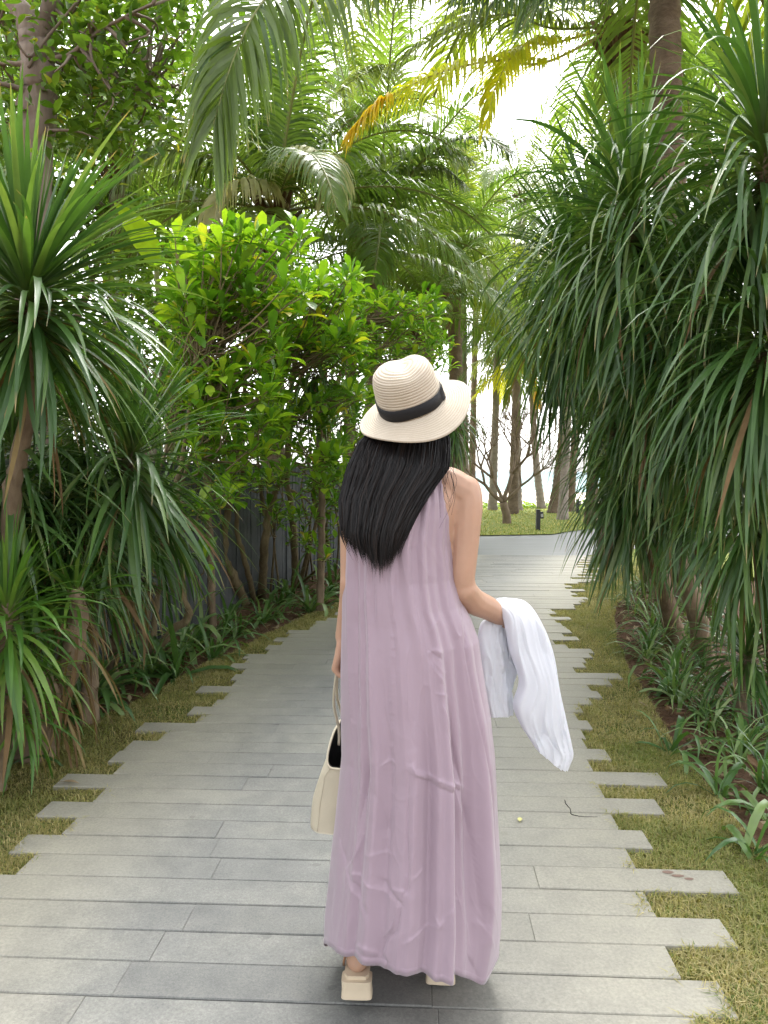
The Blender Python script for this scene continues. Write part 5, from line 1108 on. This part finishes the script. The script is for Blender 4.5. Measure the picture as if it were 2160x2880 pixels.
# creases read off the photograph: (polyline px, amplitude m, half width px); negative = valley
CRE = [([(1035, 2130), (1015, 2250), (985, 2390), (958, 2440)], -.022, 11), ([(1048, 2140), (1030, 2260), (1000, 2395), (966, 2446)], .012, 9), ([(955, 2445), (985, 2510), (1030, 2585)], .013, 7), ([(967, 2450), (1000, 2510), (1040, 2575)], -.010, 7),
       ([(955, 2445), (1040, 2490), (1110, 2535)], .010, 7), ([(955, 2445), (968, 2540), (975, 2640)], .009, 8), ([(955, 2440), (940, 2380), (935, 2300)], -.009, 9),
       ([(1152, 2180), (1150, 2350), (1150, 2480), (1138, 2512)], -.014, 8), ([(1165, 2200), (1162, 2400), (1150, 2500)], .008, 8), ([(1136, 2515), (1118, 2610), (1085, 2650), (1062, 2712)], -.016, 8), ([(1124, 2515), (1104, 2600), (1070, 2650)], .010, 8),
       ([(1098, 2502), (1142, 2500)], .010, 7), ([(1060, 2470), (1100, 2510), (1134, 2540)], -.010, 7), ([(1010, 2410), (1060, 2402), (1108, 2406)], .007, 7), ([(1160, 2465), (1195, 2445)], .006, 6),
       ([(1158, 2152), (1200, 2180), (1262, 2200), (1330, 2226)], .014, 9), ([(1165, 2175), (1215, 2205), (1285, 2225), (1325, 2240)], -.012, 8), ([(1160, 2140), (1172, 2170), (1210, 2195)], .010, 7),
       ([(1270, 1990), (1285, 2110), (1312, 2215), (1342, 2340), (1356, 2500), (1368, 2640)], -.018, 10), ([(1262, 2020), (1275, 2140), (1300, 2250), (1328, 2360)], .010, 10),
       ([(1292, 1700), (1312, 1850), (1345, 2040), (1376, 2200), (1394, 2350), (1398, 2480)], -.024, 9), ([(1278, 1600), (1294, 1760), (1325, 1950), (1360, 2130)], .013, 10), ([(1325, 1760), (1338, 1880), (1366, 2040)], -.012, 7),
       ([(1000, 1545), (1000, 1700), (1000, 1900), (1006, 2110)], -.024, 16), ([(1030, 1570), (1034, 1750), (1042, 1950), (1050, 2110)], .016, 15), ([(975, 1560), (972, 1800), (975, 2080), (962, 2300)], .012, 13),
       ([(1056, 1590), (1054, 1680), (1050, 1750)], -.010, 8), ([(1112, 1600), (1108, 1720)], .006, 8), ([(1238, 1340), (1250, 1450), (1252, 1600), (1262, 1740)], -.010, 8), ([(1222, 1340), (1232, 1470), (1230, 1600)], .008, 8), ([(1262, 1390), (1264, 1500), (1258, 1620)], .006, 6),
       ([(1203, 1775), (1218, 1755), (1232, 1735)], .008, 5), ([(1196, 1838), (1222, 1826), (1246, 1838)], .009, 7), ([(1200, 1822), (1222, 1840), (1240, 1852)], -.008, 6), ([(1206, 1858), (1222, 1885), (1242, 1915)], .009, 6), ([(1214, 1850), (1236, 1880), (1260, 1895)], .006, 5),
       ([(1222, 1948), (1245, 1950), (1264, 1962)], .008, 5), ([(1268, 1740), (1284, 1780), (1294, 1790)], .009, 6), ([(1235, 1975), (1252, 2010), (1262, 2060)], .008, 7), ([(1250, 2025), (1268, 2100), (1300, 2180)], -.010, 7),
       ([(1068, 2155), (1096, 2140), (1112, 2150)], .008, 6), ([(1370, 2545), (1372, 2580), (1366, 2610)], -.012, 8), ([(1352, 2590), (1366, 2620), (1384, 2664)], .010, 7), ([(1128, 2650), (1180, 2622), (1230, 2595)], .008, 7), ([(1214, 2560), (1232, 2592), (1250, 2560), (1262, 2535)], .008, 7),
       ([(1275, 2530), (1302, 2545)], .007, 6), ([(985, 2660), (1030, 2665), (1062, 2690)], .011, 8), ([(990, 2672), (1040, 2690), (1060, 2705)], -.010, 7), ([(1072, 2690), (1088, 2712), (1100, 2725)], -.012, 7), ([(1325, 2690), (1345, 2740), (1350, 2775)], -.009, 8), ([(1330, 2600), (1336, 2680)], .006, 7),
       ([(1090, 1400), (1098, 1500), (1096, 1620)], -.008, 9), ([(1150, 1420), (1156, 1560), (1150, 1700)], -.009, 12), ([(1178, 1440), (1186, 1600), (1180, 1760), (1190, 1960)], .008, 16), ([(1165, 2000), (1160, 2070), (1175, 2110)], -.007, 14),
       ([(925, 2480), (918, 2570), (925, 2650)], -.010, 12), ([(1040, 2200), (1075, 2290), (1092, 2360)], -.012, 22), ([(1300, 2320), (1310, 2450), (1300, 2560)], -.008, 18)]
r_ = random.Random(8)
for yv in np.cumsum(np.array([1745] + [r_.uniform(7, 30) for _ in range(31)])): 
    x_ = 1103 + 4 * math.sin(yv / 90) + (yv > 2200) * (yv - 2200) * .12; CRE.append(([(x_ - r_.uniform(6, 13), yv + r_.uniform(-4, 4)), (x_ + r_.uniform(6, 13), yv + r_.uniform(-6, 6))], r_.choice([.0012, .0026, -.0018]), 4.0))
for poly, amp, wd in CRE:
    plen = np.linalg.norm(np.diff(np.array(poly, float), axis=0), axis=1).sum(); poly = smoothpath(np.array(poly, float), int(max(8, plen / 3.5))); x0_, x1_ = poly[:, 0].min() - 4 * wd, poly[:, 0].max() + 4 * wd; y0_, y1_ = poly[:, 1].min() - 4 * wd, poly[:, 1].max() + 4 * wd
    sel = (PX > x0_) & (PX < x1_) & (PY > y0_) & (PY < y1_) & (backm > 0)
    if not sel.any(): continue
    q = np.stack([PX[sel], PY[sel]], 1); dd = np.linalg.norm(q[:, None] - poly[None], axis=2); j = dd.argmin(1); dmin = dd.min(1); s_ = j / (len(poly) - 1); tap = np.clip(np.sin(np.pi * np.clip(s_ * .92 + .04, 0, 1)) * 1.6, 0, 1)
    tg = np.gradient(poly, axis=0)[j]; df = q - poly[j]; sg = np.sign(tg[:, 0] * df[:, 1] - tg[:, 1] * df[:, 0]); u_ = dmin / wd; dsp[sel] += amp * .42 * tap * np.where(sg > 0, np.exp(-u_ / 1.7), np.exp(-u_ / .45)) * backm[sel]
nx_, ny_ = np.sin(th)[None] * RY_, -np.cos(th)[None] * (XR - XL) / 2; nl = np.hypot(nx_, ny_); side_damp = 0.35 + .65 * np.abs(np.cos(th))[None]
dsp = dsp * side_damp
DX, DY = X0 + dsp * nx_ / nl, Y0 + dsp * ny_ / nl
DZ = Z + .006 * (fold(7, .4, .5, 7) - .5) * v
V = np.stack([DX, DY, DZ], -1).reshape(-1, 3)
ii = np.arange(NV - 1)[:, None] * NTH; jj = np.arange(NTH)[None]; j2 = (jj + 1) % NTH
Q = np.stack([ii + jj, ii + NTH + jj, ii + NTH + j2, ii + j2], -1).reshape(-1, 4)
dress = link('dress', mesh_np('dress', V - origin, Q), person, M['dress'])
# stitched hem band
hemP = V.reshape(NV, NTH, 3)[-1]; cen = hemP.mean(0)
hv = np.concatenate([V.reshape(NV, NTH, 3)[-1 - k_] * [1, 1, 1] + (lambda d: d / np.linalg.norm(d, axis=1)[:, None] * o_)((V.reshape(NV, NTH, 3)[-1] - cen) * [1, 1, 0]) for k_, o_ in ((6, .0002), (5, .0009), (0, .0009), (0, -.0008))])
Q = np.concatenate([np.stack([r0 * NTH + jj[0], (r0 + 1) * NTH + jj[0], (r0 + 1) * NTH + j2[0], r0 * NTH + j2[0]], 1) for r0 in range(3)])
link('hem', mesh_np('hem', hv - origin, Q), dress, M['dress'])

# ---- hair: inner volume and many fine locks
m, n, out = newmat('black_hair'); at_ = N(n, 'ShaderNodeAttribute', attribute_name='rnd')
c = ramp(n, at_.outputs['Fac'], [(0, (.003, .0025, .0028)), (.8, (.007, .0055, .0055)), (1, (.024, .014, .010))]); pr = principled(n, out, c, .42, .26); pr.inputs['Anisotropic'].default_value = .5; M['hair'] = m
hyL = [1120, 1190, 1239, 1316, 1408, 1504, 1545, 1600]; hxL = [1095, 1078, 1012, 981, 959, 962, 978, 1010]
hyR = [1120, 1186, 1239, 1316, 1350, 1398, 1456, 1519, 1572, 1600]; hxR = [1240, 1250, 1264, 1260, 1236, 1202, 1168, 1138, 1120, 1110]
def hair_pt(u, y, w_):
    x = np.interp(y, hyL, hxL) * (1 - u) + np.interp(y, hyR, hxR) * u
    dep = -np.interp(y, [1120, 1200, 1300, 1400, 1500, 1600], [.03, .055, .115, .145, .16, .165]) * (lambda k_: k_ + (1 - k_) * np.sin(np.pi * np.clip(u * .88 + .06, 0, 1)) ** .7)(np.interp(y, [1200, 1330, 1420], [.32, .72, .88])) * w_
    return at(x, y, D + .015 + dep)
inner = []
ys_ = np.linspace(1165, 1490, 30); us_ = np.linspace(0.03, .97, 18)
acc = Acc()
for y in ys_: inner += [hair_pt(u, y, .93) for u in us_]
for y in ys_: inner += [hair_pt(u, y, .30) for u in us_]
nu = 18; i0 = (np.arange(29)[:, None] * nu + np.arange(17)[None]).ravel(); Q1 = np.stack([i0, i0 + 1, i0 + nu + 1, i0 + nu], 1); off = 30 * nu
edge_q = [(r0 * nu + c0, (r0 + 1) * nu + c0, off + (r0 + 1) * nu + c0, off + r0 * nu + c0) for r0 in range(29) for c0 in (0, 17)] + [(29 * nu + c0, 29 * nu + c0 + 1, off + 29 * nu + c0 + 1, off + 29 * nu + c0) for c0 in range(17)]
acc.add(inner, np.concatenate([Q1, Q1 + off, np.array(edge_q)]), r=.2)
hr = np.random.default_rng(17); NS = 6000; ks = 15
for i in range(NS):
    u = hr.beta(.85, .85); w_ = 1.0 + hr.uniform(-.12, .035) if hr.random() < .8 else hr.uniform(.35, .95)
    yend = np.interp(u, [0, .15, .35, .6, .8, 1], [1492, 1522, 1550, 1576, 1562, 1520]) + hr.normal(0, 22) + 34 * (float(vnoise(u * 13, 7.7, 3)) - .5)
    if hr.random() < .25: yend -= abs(hr.normal(0, 45))
    y0 = hr.uniform(1160, 1190) if hr.random() < .85 else hr.uniform(1210, 1380); yv = np.linspace(y0, yend, ks)
    du = hr.normal(0, .05) if hr.random() < .8 else hr.normal(-.05, .12); ph = hr.uniform(0, 6); am = hr.uniform(0, .012)
    uu = np.clip(u + du * np.linspace(0, 1, ks) ** 2 + am * np.sin(np.linspace(0, 1, ks) * 6 + ph), -.015, 1.015)
    clump_ = .020 * (vnoise(u * 26, 3.3, 5) - .5) * 2 + .012 * (vnoise(u * 70, 1.3, 6) - .5) * 2; uu = uu + clump_ * np.linspace(0, 1, ks) ** 2
    P = np.array([hair_pt(a, b, w_ + .05 * float(vnoise(a * 22, b * .006, 9)) - .025) for a, b in zip(uu, yv)])
    T = np.gradient(P, axis=0); T /= np.linalg.norm(T, axis=1)[:, None]; view = P - np.array([0, 0, CAMH]); sd_ = np.cross(T, view); sd_ /= np.linalg.norm(sd_, axis=1)[:, None]; roll = hr.normal(0, .6)
    sd_ = sd_ * math.cos(roll) + np.cross(T, sd_) * math.sin(roll); wv = np.interp(np.linspace(0, 1, ks), [0, .5, .85, 1], [1, 1, .7, .05]) * hr.uniform(.0005, .0013)
    Vs = np.stack([P - sd_ * wv[:, None], P + sd_ * wv[:, None]], 1).reshape(-1, 3); b = np.arange(ks - 1) * 2
    acc.add(Vs, np.stack([b, b + 1, b + 3, b + 2], 1), r=hr.random())
for i in range(20):   # stray hairs
    sidev = hr.random(); x0 = 1262 if sidev < .6 else hr.uniform(960, 1000); y0 = hr.uniform(1230, 1330) if sidev < .6 else hr.uniform(1300, 1480)
    P = [at(x0 + hr.normal(0, 6), y0, D - .06), at(x0 + hr.normal(0, 14), y0 + hr.uniform(40, 80), D - .1), at(x0 + (hr.normal(2, 16) if sidev < .6 else hr.normal(5, 14)), y0 + hr.uniform(90, 170), D - .13)]
    Vt, Qt, Tt = tube(smoothpath(P, 9), np.linspace(.0007, .0003, 9), 3); acc.add(Vt, Qt, Tt, r=hr.random())
link('hair', Acc.mesh(acc, 'hair').copy() if False else rel_mesh(acc.mesh('hair'), origin), person, M['hair'])

# ---- straw hat
def straw():
    m, n, out = newmat('straw'); co = ocoord(n); at_ = N(n, 'ShaderNodeAttribute', attribute_name='t')
    f = noise(n, 30, 4, .6, co); g = noise(n, 350, 3, .6, co); rg = at_.outputs['Fac']
    c = mixc(n, f, (.50, .44, .35), (.62, .56, .47)); c = mixc(n, math_(n, 'MULTIPLY', g, .4), c, (.45, .36, .25)); c = mixc(n, math_(n, 'MULTIPLY', rg, .55), c, (.30, .22, .14))
    principled(n, out, c, .7, .25, bump(n, g, .5, .0015)); return m
M['straw'] = straw(); M['ribbon'] = simple('black_ribbon', (.012, .012, .014), .6, .3, 0, 0, .25, 900)
hat_c = wp(1157, 1136, -.0); al, be = R(29), R(20)
HM = np.array(Matrix.Rotation(-be, 3, 'Y') @ Matrix.Rotation(al, 3, 'X'))
nth = 160; ha = np.linspace(0, 2 * np.pi, nth, endpoint=False)
def hat_surface(prof_fn, us):
    return np.array([[prof_fn(u, a) for a in ha] for u in us]).reshape(-1, 3)
CR, CH, BW = .0855, .116, .068
def crown_pt(u, a):      # u 0 base .. 1 top centre
    rx = CR * np.interp(u, [0, .25, .5, .66, .78, .88, .95, 1], [1, .985, .94, .86, .72, .50, .25, 0.001]); z = CH * np.interp(u, [0, .25, .5, .66, .78, .88, .95, 1], [0, .36, .68, .85, .94, .985, .985, .975])
    x, y = rx * math.cos(a), rx * 1.12 * math.sin(a)
    pin = math.exp(-((x - .012) / .022) ** 2) * np.clip((z / CH - .72) / .25, 0, 1); z -= .005 * pin * (1 + .8 * (y > 0)); z += .003 * math.cos(2 * a) * np.clip((z / CH - .6) / .3, 0, 1) * (rx / CR)
    return x, y, z
def ridge(u, period, amp): s = (u / period) % 1.0; return amp * (1 - abs(2 * s - 1)) ** .7, s
us = np.linspace(0, 1, 150); Vc, tc_ = [], []
for u in us:
    d_, s = ridge(u, 1 / 20.0, .0021)
    for a in ha: x, y, z = crown_pt(u, a); r0 = math.hypot(x, y) + 1e-9; k_ = np.interp(u, [0, .6, .8, 1], [1, .8, .3, .0]); Vc.append((x * (1 + d_ * k_ / r0) if r0 > .01 else x, y * (1 + d_ * k_ / r0) if r0 > .01 else y, z + d_ * (1 - k_))); tc_.append(1.0 if (s < .14 or s > .86) else 0.0)
def brim_pt(v_, a):
    r = CR * 1.0 + BW * v_ * (1 + .05 * math.cos(a - .6)); wav = .010 * math.sin(2 * a + .9) + .006 * math.sin(3 * a + 2.0); z = -.010 * math.sin(v_ * math.pi / 2) - .012 * v_ ** 2 + wav * v_ ** 1.3
    ky = 1.12 - .04 * v_; return r * math.cos(a), r * ky * math.sin(a), z
vs_ = np.linspace(0, 1, 72); Vb, tb_ = [], []
for v_ in vs_:
    d_, s = ridge(v_, 1 / 12.0, .0011)
    for a in ha: x, y, z = brim_pt(v_, a); Vb.append((x, y, z + d_)); tb_.append(.8 if (s < .14 or s > .86) else 0.0)
Vu = [(x, y, z - .0035) for (x, y, z) in Vb]
def ringq(nr, flip=False):
    i = np.arange(nr - 1)[:, None] * nth; j = np.arange(nth)[None]; jn = (j + 1) % nth; q = np.stack([i + j, i + jn, i + nth + jn, i + nth + j], -1).reshape(-1, 4); return q[:, ::-1] if flip else q
acc = Acc(); acc.add(np.array(Vc) @ HM.T, ringq(150), t=np.array(tc_)); acc.add(np.array(Vb) @ HM.T, ringq(72, True), t=np.array(tb_)); acc.add(np.array(Vu) @ HM.T, ringq(72), t=np.array(tb_))
e0 = 71 * nth; j = np.arange(nth); jn = (j + 1) % nth; Ve = np.concatenate([np.array(Vb)[e0:], np.array(Vu)[e0:]]); acc.add(Ve @ HM.T, np.stack([j, jn, nth + jn, nth + j], 1)[:, ::-1], t=np.zeros(2 * nth))
hat = link('hat', acc.mesh('hat'), person, M['straw']); hat.location = Vector(hat_c - origin)
Vr = []
for (u, o_) in ((.015, .0015), (.02, .0032), (.11, .0036), (.20, .0034), (.205, .0015)):
    for a in ha: x, y, z = crown_pt(u, a); r0 = math.hypot(x, y); k_ = 1 + (o_ + .0012 + .0006 * math.sin(a * 5 + u * 30)) / r0; Vr.append((x * k_, y * k_, z + .0012 * math.sin(a * 3)))
link('hat_band', mesh_np('hat_band', np.array(Vr) @ HM.T, ringq(5)), hat, M['ribbon'])
# folded ribbon end at the side
a = -0.42; Vb2 = []
for k_ in range(7):
    aa = a - .14 + .05 * k_
    for u in (.012, .10, .21): x, y, z = crown_pt(u, aa); r0 = math.hypot(x, y); bul = .0055 + .004 * math.sin(k_ / 6 * math.pi); Vb2.append((x * (1 + bul / r0), y * (1 + bul / r0), z + (.004 if k_ > 4 and u > .15 else 0)))
Q = [(i * 3 + j_, (i + 1) * 3 + j_, (i + 1) * 3 + j_ + 1, i * 3 + j_ + 1) for i in range(6) for j_ in range(2)]
link('bow', mesh_np('bow', np.array(Vb2) @ HM.T, np.array(Q)), hat, M['ribbon'])

# ---- sandals
M['strap_tan'] = simple('tan_strap', (.30, .15, .08), .5, .4, 25, .1)
M['sandal'] = simple('cream_leather', (.62, .52, .38), .5, .4, 25, .08, .1, 300)
def sandal(heel, ball, toe, label=None):
    d = ball - heel; d2 = np.array([d[0], d[1], 0]); d2 /= np.linalg.norm(d2); sdv = np.array([d2[1], -d2[0], 0]); c0 = heel - d2 * .028
    P = smoothpath([heel - d2 * .036 - [0, 0, .026], heel + d2 * .03 - [0, 0, .030], (heel + ball) / 2 - [0, 0, .012], ball - [0, 0, .030], toe + d2 * .02 - [0, 0, .026]], 18); P[:, 2] = np.maximum(P[:, 2], .007)
    wd = np.interp(np.linspace(0, 1, 18), [0, .06, .3, .5, .75, .93, 1], [.024, .033, .033, .030, .044, .036, .012]); acc = Acc()
    Vt = [];
    for p, w_ in zip(P, wd): Vt += [p - sdv * w_ + [0, 0, .004], p + sdv * w_ + [0, 0, .004], p + sdv * w_ - [0, 0, .006], p - sdv * w_ - [0, 0, .006]]
    q = [(i * 4 + j_, i * 4 + (j_ + 1) % 4, (i + 1) * 4 + (j_ + 1) % 4, (i + 1) * 4 + j_) for i in range(17) for j_ in range(4)] + [(3, 2, 1, 0), (68, 69, 70, 71)]
    acc.add(np.array(Vt) - origin, q); so = link('sandal', acc.mesh('sandal', False), person, M['sandal'])
    # block heel
    tilt = (P[3] - P[0]); tilt /= np.linalg.norm(tilt); upv = np.cross(sdv, tilt); upv = upv if upv[2] > 0 else -upv
    top = P[1] - upv * .006; hh = .046; Vh = []
    for k_, (f_, w_) in enumerate(((0, 1.0), (.5, .97), (1, 1.02))):
        c_ = top - upv * hh * f_
        for a_ in np.linspace(0, 2 * np.pi, 20, endpoint=False):
            ca, sa = math.cos(a_), math.sin(a_); ex = .35; sx = math.copysign(abs(ca) ** ex, ca); sy = math.copysign(abs(sa) ** ex, sa); Vh.append(c_ + sdv * sx * 0.0405 * w_ + tilt * sy * .027 * w_)
    kk = np.arange(20); k2 = (kk + 1) % 20; q = np.concatenate([np.stack([i * 20 + kk, i * 20 + k2, (i + 1) * 20 + k2, (i + 1) * 20 + kk], 1)[:, ::-1] for i in range(2)]); n0 = len(Vh); Vh += [top, top - upv * hh]
    link('heel', mesh_np('heel', np.array(Vh) - origin, q, np.concatenate([np.stack([np.full(20, n0), kk, k2], 1), np.stack([np.full(20, n0 + 1), 40 + k2, 40 + kk], 1)]), smooth=False), so, M['sandal'])
    for (b0, b1, hgt) in ((heel + d2 * .015, heel + d2 * .02, .075), (ball, ball, .042)):
        a_ = np.linspace(0, np.pi, 14); rw = .041 if hgt < .05 else .038; C_ = np.array([b0 + sdv * rw * math.cos(x) + np.array([0, 0, 1]) * (hgt * math.sin(x) - .025) - d2 * (.05 * math.sin(x) if hgt > .05 else 0) for x in a_]); Vt, Qt, Tt = tube(C_, .0035, 6); link('strap', mesh_np('strap', Vt - origin, Qt, Tt), so, M['strap_tan' if hgt > .05 else 'sandal'])
sandal(hL, bL, tL); sandal(hR, bR_, tR)

# ------------------------------------------------------------------ cloth lofts: white shirt
def loft(levels, nv, nu, seed, amp=.006, thick_pow=.8, open_end=False):
    """levels: (A point, B point, thickness). Flattened tube of cloth between two edges, with folds"""
    Lv = smoothpath(np.array([list(a) + list(b) + [t] for a, b, t in levels]), nv); ang = np.linspace(0, 2 * np.pi, nu, endpoint=False); V = []
    for i, row in enumerate(Lv):
        A, B, t = row[:3], row[3:6], row[6]; c_ = (A + B) / 2; hx = (B - A) / 2; w_ = np.linalg.norm(hx); view = c_ - np.array([0, 0, CAMH]); view[2] *= .3; ax = np.cross(np.cross(hx, view), hx); ax /= np.linalg.norm(ax) + 1e-9
        s = i / (nv - 1)
        f_ = amp * ((vnoise(np.cos(ang) * 2.6 + 5, s * 2.2 + np.sign(np.sin(ang)) * 3, seed) - .5) * 2.4 + (1 - np.abs(2 * vnoise(np.cos(ang) * 3.4 + s * 1.5, s * 3.4 - np.cos(ang) + np.sign(np.sin(ang)) * 7, seed + 1) - 1)) ** 3 * 1.3 - .4)
        f_ = f_ + amp * .7 * ((1 - np.abs(2 * vnoise(np.cos(ang) * 4.5 + np.sin(ang) + 11 + .5 * s, s * 1.1 + np.sign(np.sin(ang)) * 5, seed + 4) - 1)) ** 4 - .2) - amp * 1.2 * (1 - np.abs(2 * vnoise(np.cos(ang) * 2.2 - s * 3 + 4, s * 2.4 + np.cos(ang) * 1.4 + np.sign(np.sin(ang)) * 2, seed + 6) - 1)) ** 6
        f_ = f_ * np.clip(np.abs(np.sin(ang)) * 1.6, .12, 1)
        V.append(c_ + hx * np.cos(ang)[:, None] + ax * (np.sign(np.sin(ang)) * (np.abs(np.sin(ang)) ** thick_pow) * t + np.sign(np.sin(ang)) * f_)[:, None])
    V = np.array(V).reshape(-1, 3); j = np.arange(nu); jn = (j + 1) % nu
    Q = np.concatenate([np.stack([i * nu + j, i * nu + jn, (i + 1) * nu + jn, (i + 1) * nu + j], 1) for i in range(nv - 1)]); T3 = []
    n0 = len(V); V = np.vstack([V, V[:nu].mean(0)]); T3 = np.stack([np.full(nu, n0), jn, j], 1)
    if not open_end: V = np.vstack([V, V[(nv - 1) * nu: nv * nu].mean(0)]); T3 = np.vstack([T3, np.stack([np.full(nu, n0 + 1), (nv - 1) * nu + j, (nv - 1) * nu + jn], 1)])
    return V, Q, T3
m, n, out = newmat('white_cotton'); co = wpos(n); w2 = noise(n, 40, 4, .6, co); f = noise(n, 6, 2, .5, co)
p = principled(n, None, mixc(n, f, (.74, .76, .81), (.80, .81, .85)), .7, .25, bump(n, w2, .15, .004), sheen=.15); t = N(n, 'ShaderNodeBsdfTranslucent'); t.inputs['Color'].default_value = (.78, .81, .88, 1)
mx = N(n, 'ShaderNodeMixShader'); mx.inputs[0].default_value = .3; n.links.new(p.outputs[0], mx.inputs[1]); n.links.new(t.outputs[0], mx.inputs[2]); n.links.new(mx.outputs[0], out.inputs[0]); M['cotton'] = m
S_ = lambda x, y, dy: wp(x, y, dy)
sh0 = wp(1420, 1800, .2) * [1, 1, 0] + [0, 0, .7]
shirt = empty('shirt', sh0, 'white cotton shirt hanging over the person\'s bent right forearm', 'shirt')
V, Q, T3 = loft([(S_(1398, 1690, .16), S_(1420, 1680, .26), .020), (S_(1404, 1700, .12), S_(1470, 1690, .24), .030), (S_(1424, 1735, .10), S_(1508, 1738, .22), .040), (S_(1438, 1825, .10), S_(1546, 1830, .2), .042), (S_(1466, 1915, .10), S_(1570, 1940, .18), .042),
                 (S_(1448, 1985, .10), S_(1590, 2030, .18), .045), (S_(1466, 2040, .11), S_(1604, 2090, .18), .042), (S_(1484, 2070, .11), S_(1609, 2125, .18), .040), (S_(1503, 2100, .11), S_(1594, 2164, .17), .038)], 150, 140, 5, .0075, open_end=True)
link('sleeve', mesh_np('sleeve', rel(shirt, V), Q, T3), shirt, M['cotton'])
V, Q, T3 = loft([(S_(1385, 1742, .15), S_(1425, 1748, .2), .012), (S_(1356, 1752, .13), S_(1434, 1768, .2), .020), (S_(1348, 1800, .12), S_(1442, 1815, .2), .026), (S_(1353, 1870, .12), S_(1448, 1870, .2), .026), (S_(1368, 1950, .12), S_(1436, 1935, .19), .024), (S_(1384, 2018, .12), S_(1438, 2008, .17), .022)], 120, 110, 9, .006, open_end=True)
link('body_panel', mesh_np('body_panel', rel(shirt, V), Q, T3), shirt, M['cotton'])
V, Q, T3 = loft([(S_(1396, 1690, .16), S_(1424, 1690, .22), .018), (S_(1418, 1735, .14), S_(1440, 1745, .24), .022), (S_(1430, 1830, .15), S_(1456, 1850, .24), .018), (S_(1432, 1880, .17), S_(1452, 1880, .22), .012)], 50, 40, 13, .006)
link('collar_fold', mesh_np('collar_fold', rel(shirt, V), Q, T3), shirt, M['cotton'])

# ------------------------------------------------------------------ cream tote bag in the left hand
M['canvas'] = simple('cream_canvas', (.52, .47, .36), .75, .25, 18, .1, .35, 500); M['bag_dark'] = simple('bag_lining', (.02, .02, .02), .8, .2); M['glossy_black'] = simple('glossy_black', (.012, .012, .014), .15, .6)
bc = wp(928, 2325, .12); bag = empty('tote_bag', (bc[0] + .03, bc[1] + .1, bc[2]), 'cream canvas tote bag hanging beside the dress on the left', 'bag')
W2, LEN, HT = .062, .15, .275; nb = 64; ba = np.linspace(0, 2 * np.pi, nb, endpoint=False); rotb = R(-12)
def bag_ring(z, grow, inset=0.0):
    out_ = []
    for a in ba:
        ca, sa = math.cos(a), math.sin(a); ex = .38; x = math.copysign(abs(ca) ** ex, ca) * (W2 * grow - inset); y = math.copysign(abs(sa) ** ex, sa) * (LEN * (1 + .04 * (1 - grow)) - inset)
        rimdrop = 0
        if z > .6: rimdrop = -.085 * (abs(y) / LEN) ** 2.5 * np.clip((z - .6) / .4, 0, 1)      # the rim dips at the narrow ends
        xr = x * math.cos(rotb) - y * math.sin(rotb); yr = x * math.sin(rotb) + y * math.cos(rotb); bul = .006 * math.sin(z * 5 + a * 2)
        lean = .032 * z
        out_.append((xr + bul * ca + lean, yr, z * HT + rimdrop))
    return out_
rings = [bag_ring(0.0, .80), bag_ring(.02, .98)] + [bag_ring(z, np.interp(z, [0, .3, 1], [1.0, 1.08, .72])) for z in np.linspace(.06, 1, 24)]
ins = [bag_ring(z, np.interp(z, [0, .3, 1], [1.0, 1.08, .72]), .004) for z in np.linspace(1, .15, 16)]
def ring_mesh(rs, capends=(False, False)):
    V = np.array(rs).reshape(-1, 3); j = np.arange(nb); jn = (j + 1) % nb; Q = np.concatenate([np.stack([i * nb + j, i * nb + jn, (i + 1) * nb + jn, (i + 1) * nb + j], 1) for i in range(len(rs) - 1)]); T3 = []
    for e_, base_ in ((capends[0], 0), (capends[1], (len(rs) - 1) * nb)):
        if e_: n0 = len(V); V = np.vstack([V, V[base_:base_ + nb].mean(0)]); T3.append(np.stack([np.full(nb, n0), base_ + j, base_ + jn], 1))
    return V, Q, (np.concatenate(T3) if T3 else None)
V, Q, T3 = ring_mesh(rings, (True, False)); link('bag_body', mesh_np('bag_body', V, Q, T3), bag, M['canvas'])
V, Q, T3 = ring_mesh(ins, (False, True)); link('lining', mesh_np('lining', V, Q, T3), bag, M['bag_dark'])
V, Q, T3 = tube(np.array(rings[-1] + [rings[-1][0]]), .0035, 6, cap=False); link('rim', mesh_np('rim', V, Q, T3), bag, M['canvas'])
for a_i in (14, 50, 18, 46): # edge seams
    P = np.array([r[a_i] for r in rings[1:]]); V, Q, T3 = tube(P, .0018, 5); link('seam', mesh_np('seam', V, Q, T3), bag, M['canvas'])
hp = wp(956, 1868, .085) - np.array(bag.location)
for sx in (-1, 1):
    e1 = np.array(rings[-1][int(nb * .5) if sx < 0 else 0]); y_off = .07
    P = smoothpath([e1 + [0, -y_off, -.05], e1 + [0, -y_off, 0.0], e1 * .4 + hp * .6 + [sx * .012 - .004, -.035, -.03], hp + [sx * .006, -.012, 0], hp + [sx * .006, .012, 0], e1 * .4 + hp * .6 + [sx * .012, .04, -.03], e1 + [0, y_off, 0], e1 + [0, y_off, -.05]], 50)
    V, Q, T3 = tube(P, .0042, 6); link('handle', mesh_np('handle', V, Q, T3), bag, M['canvas'])
V, Q, T3 = ellipsoid((0.03, -.06, .17), .03, .035, .03); link('pouch', mesh_np('pouch', V, Q, T3), bag, M['glossy_black'])
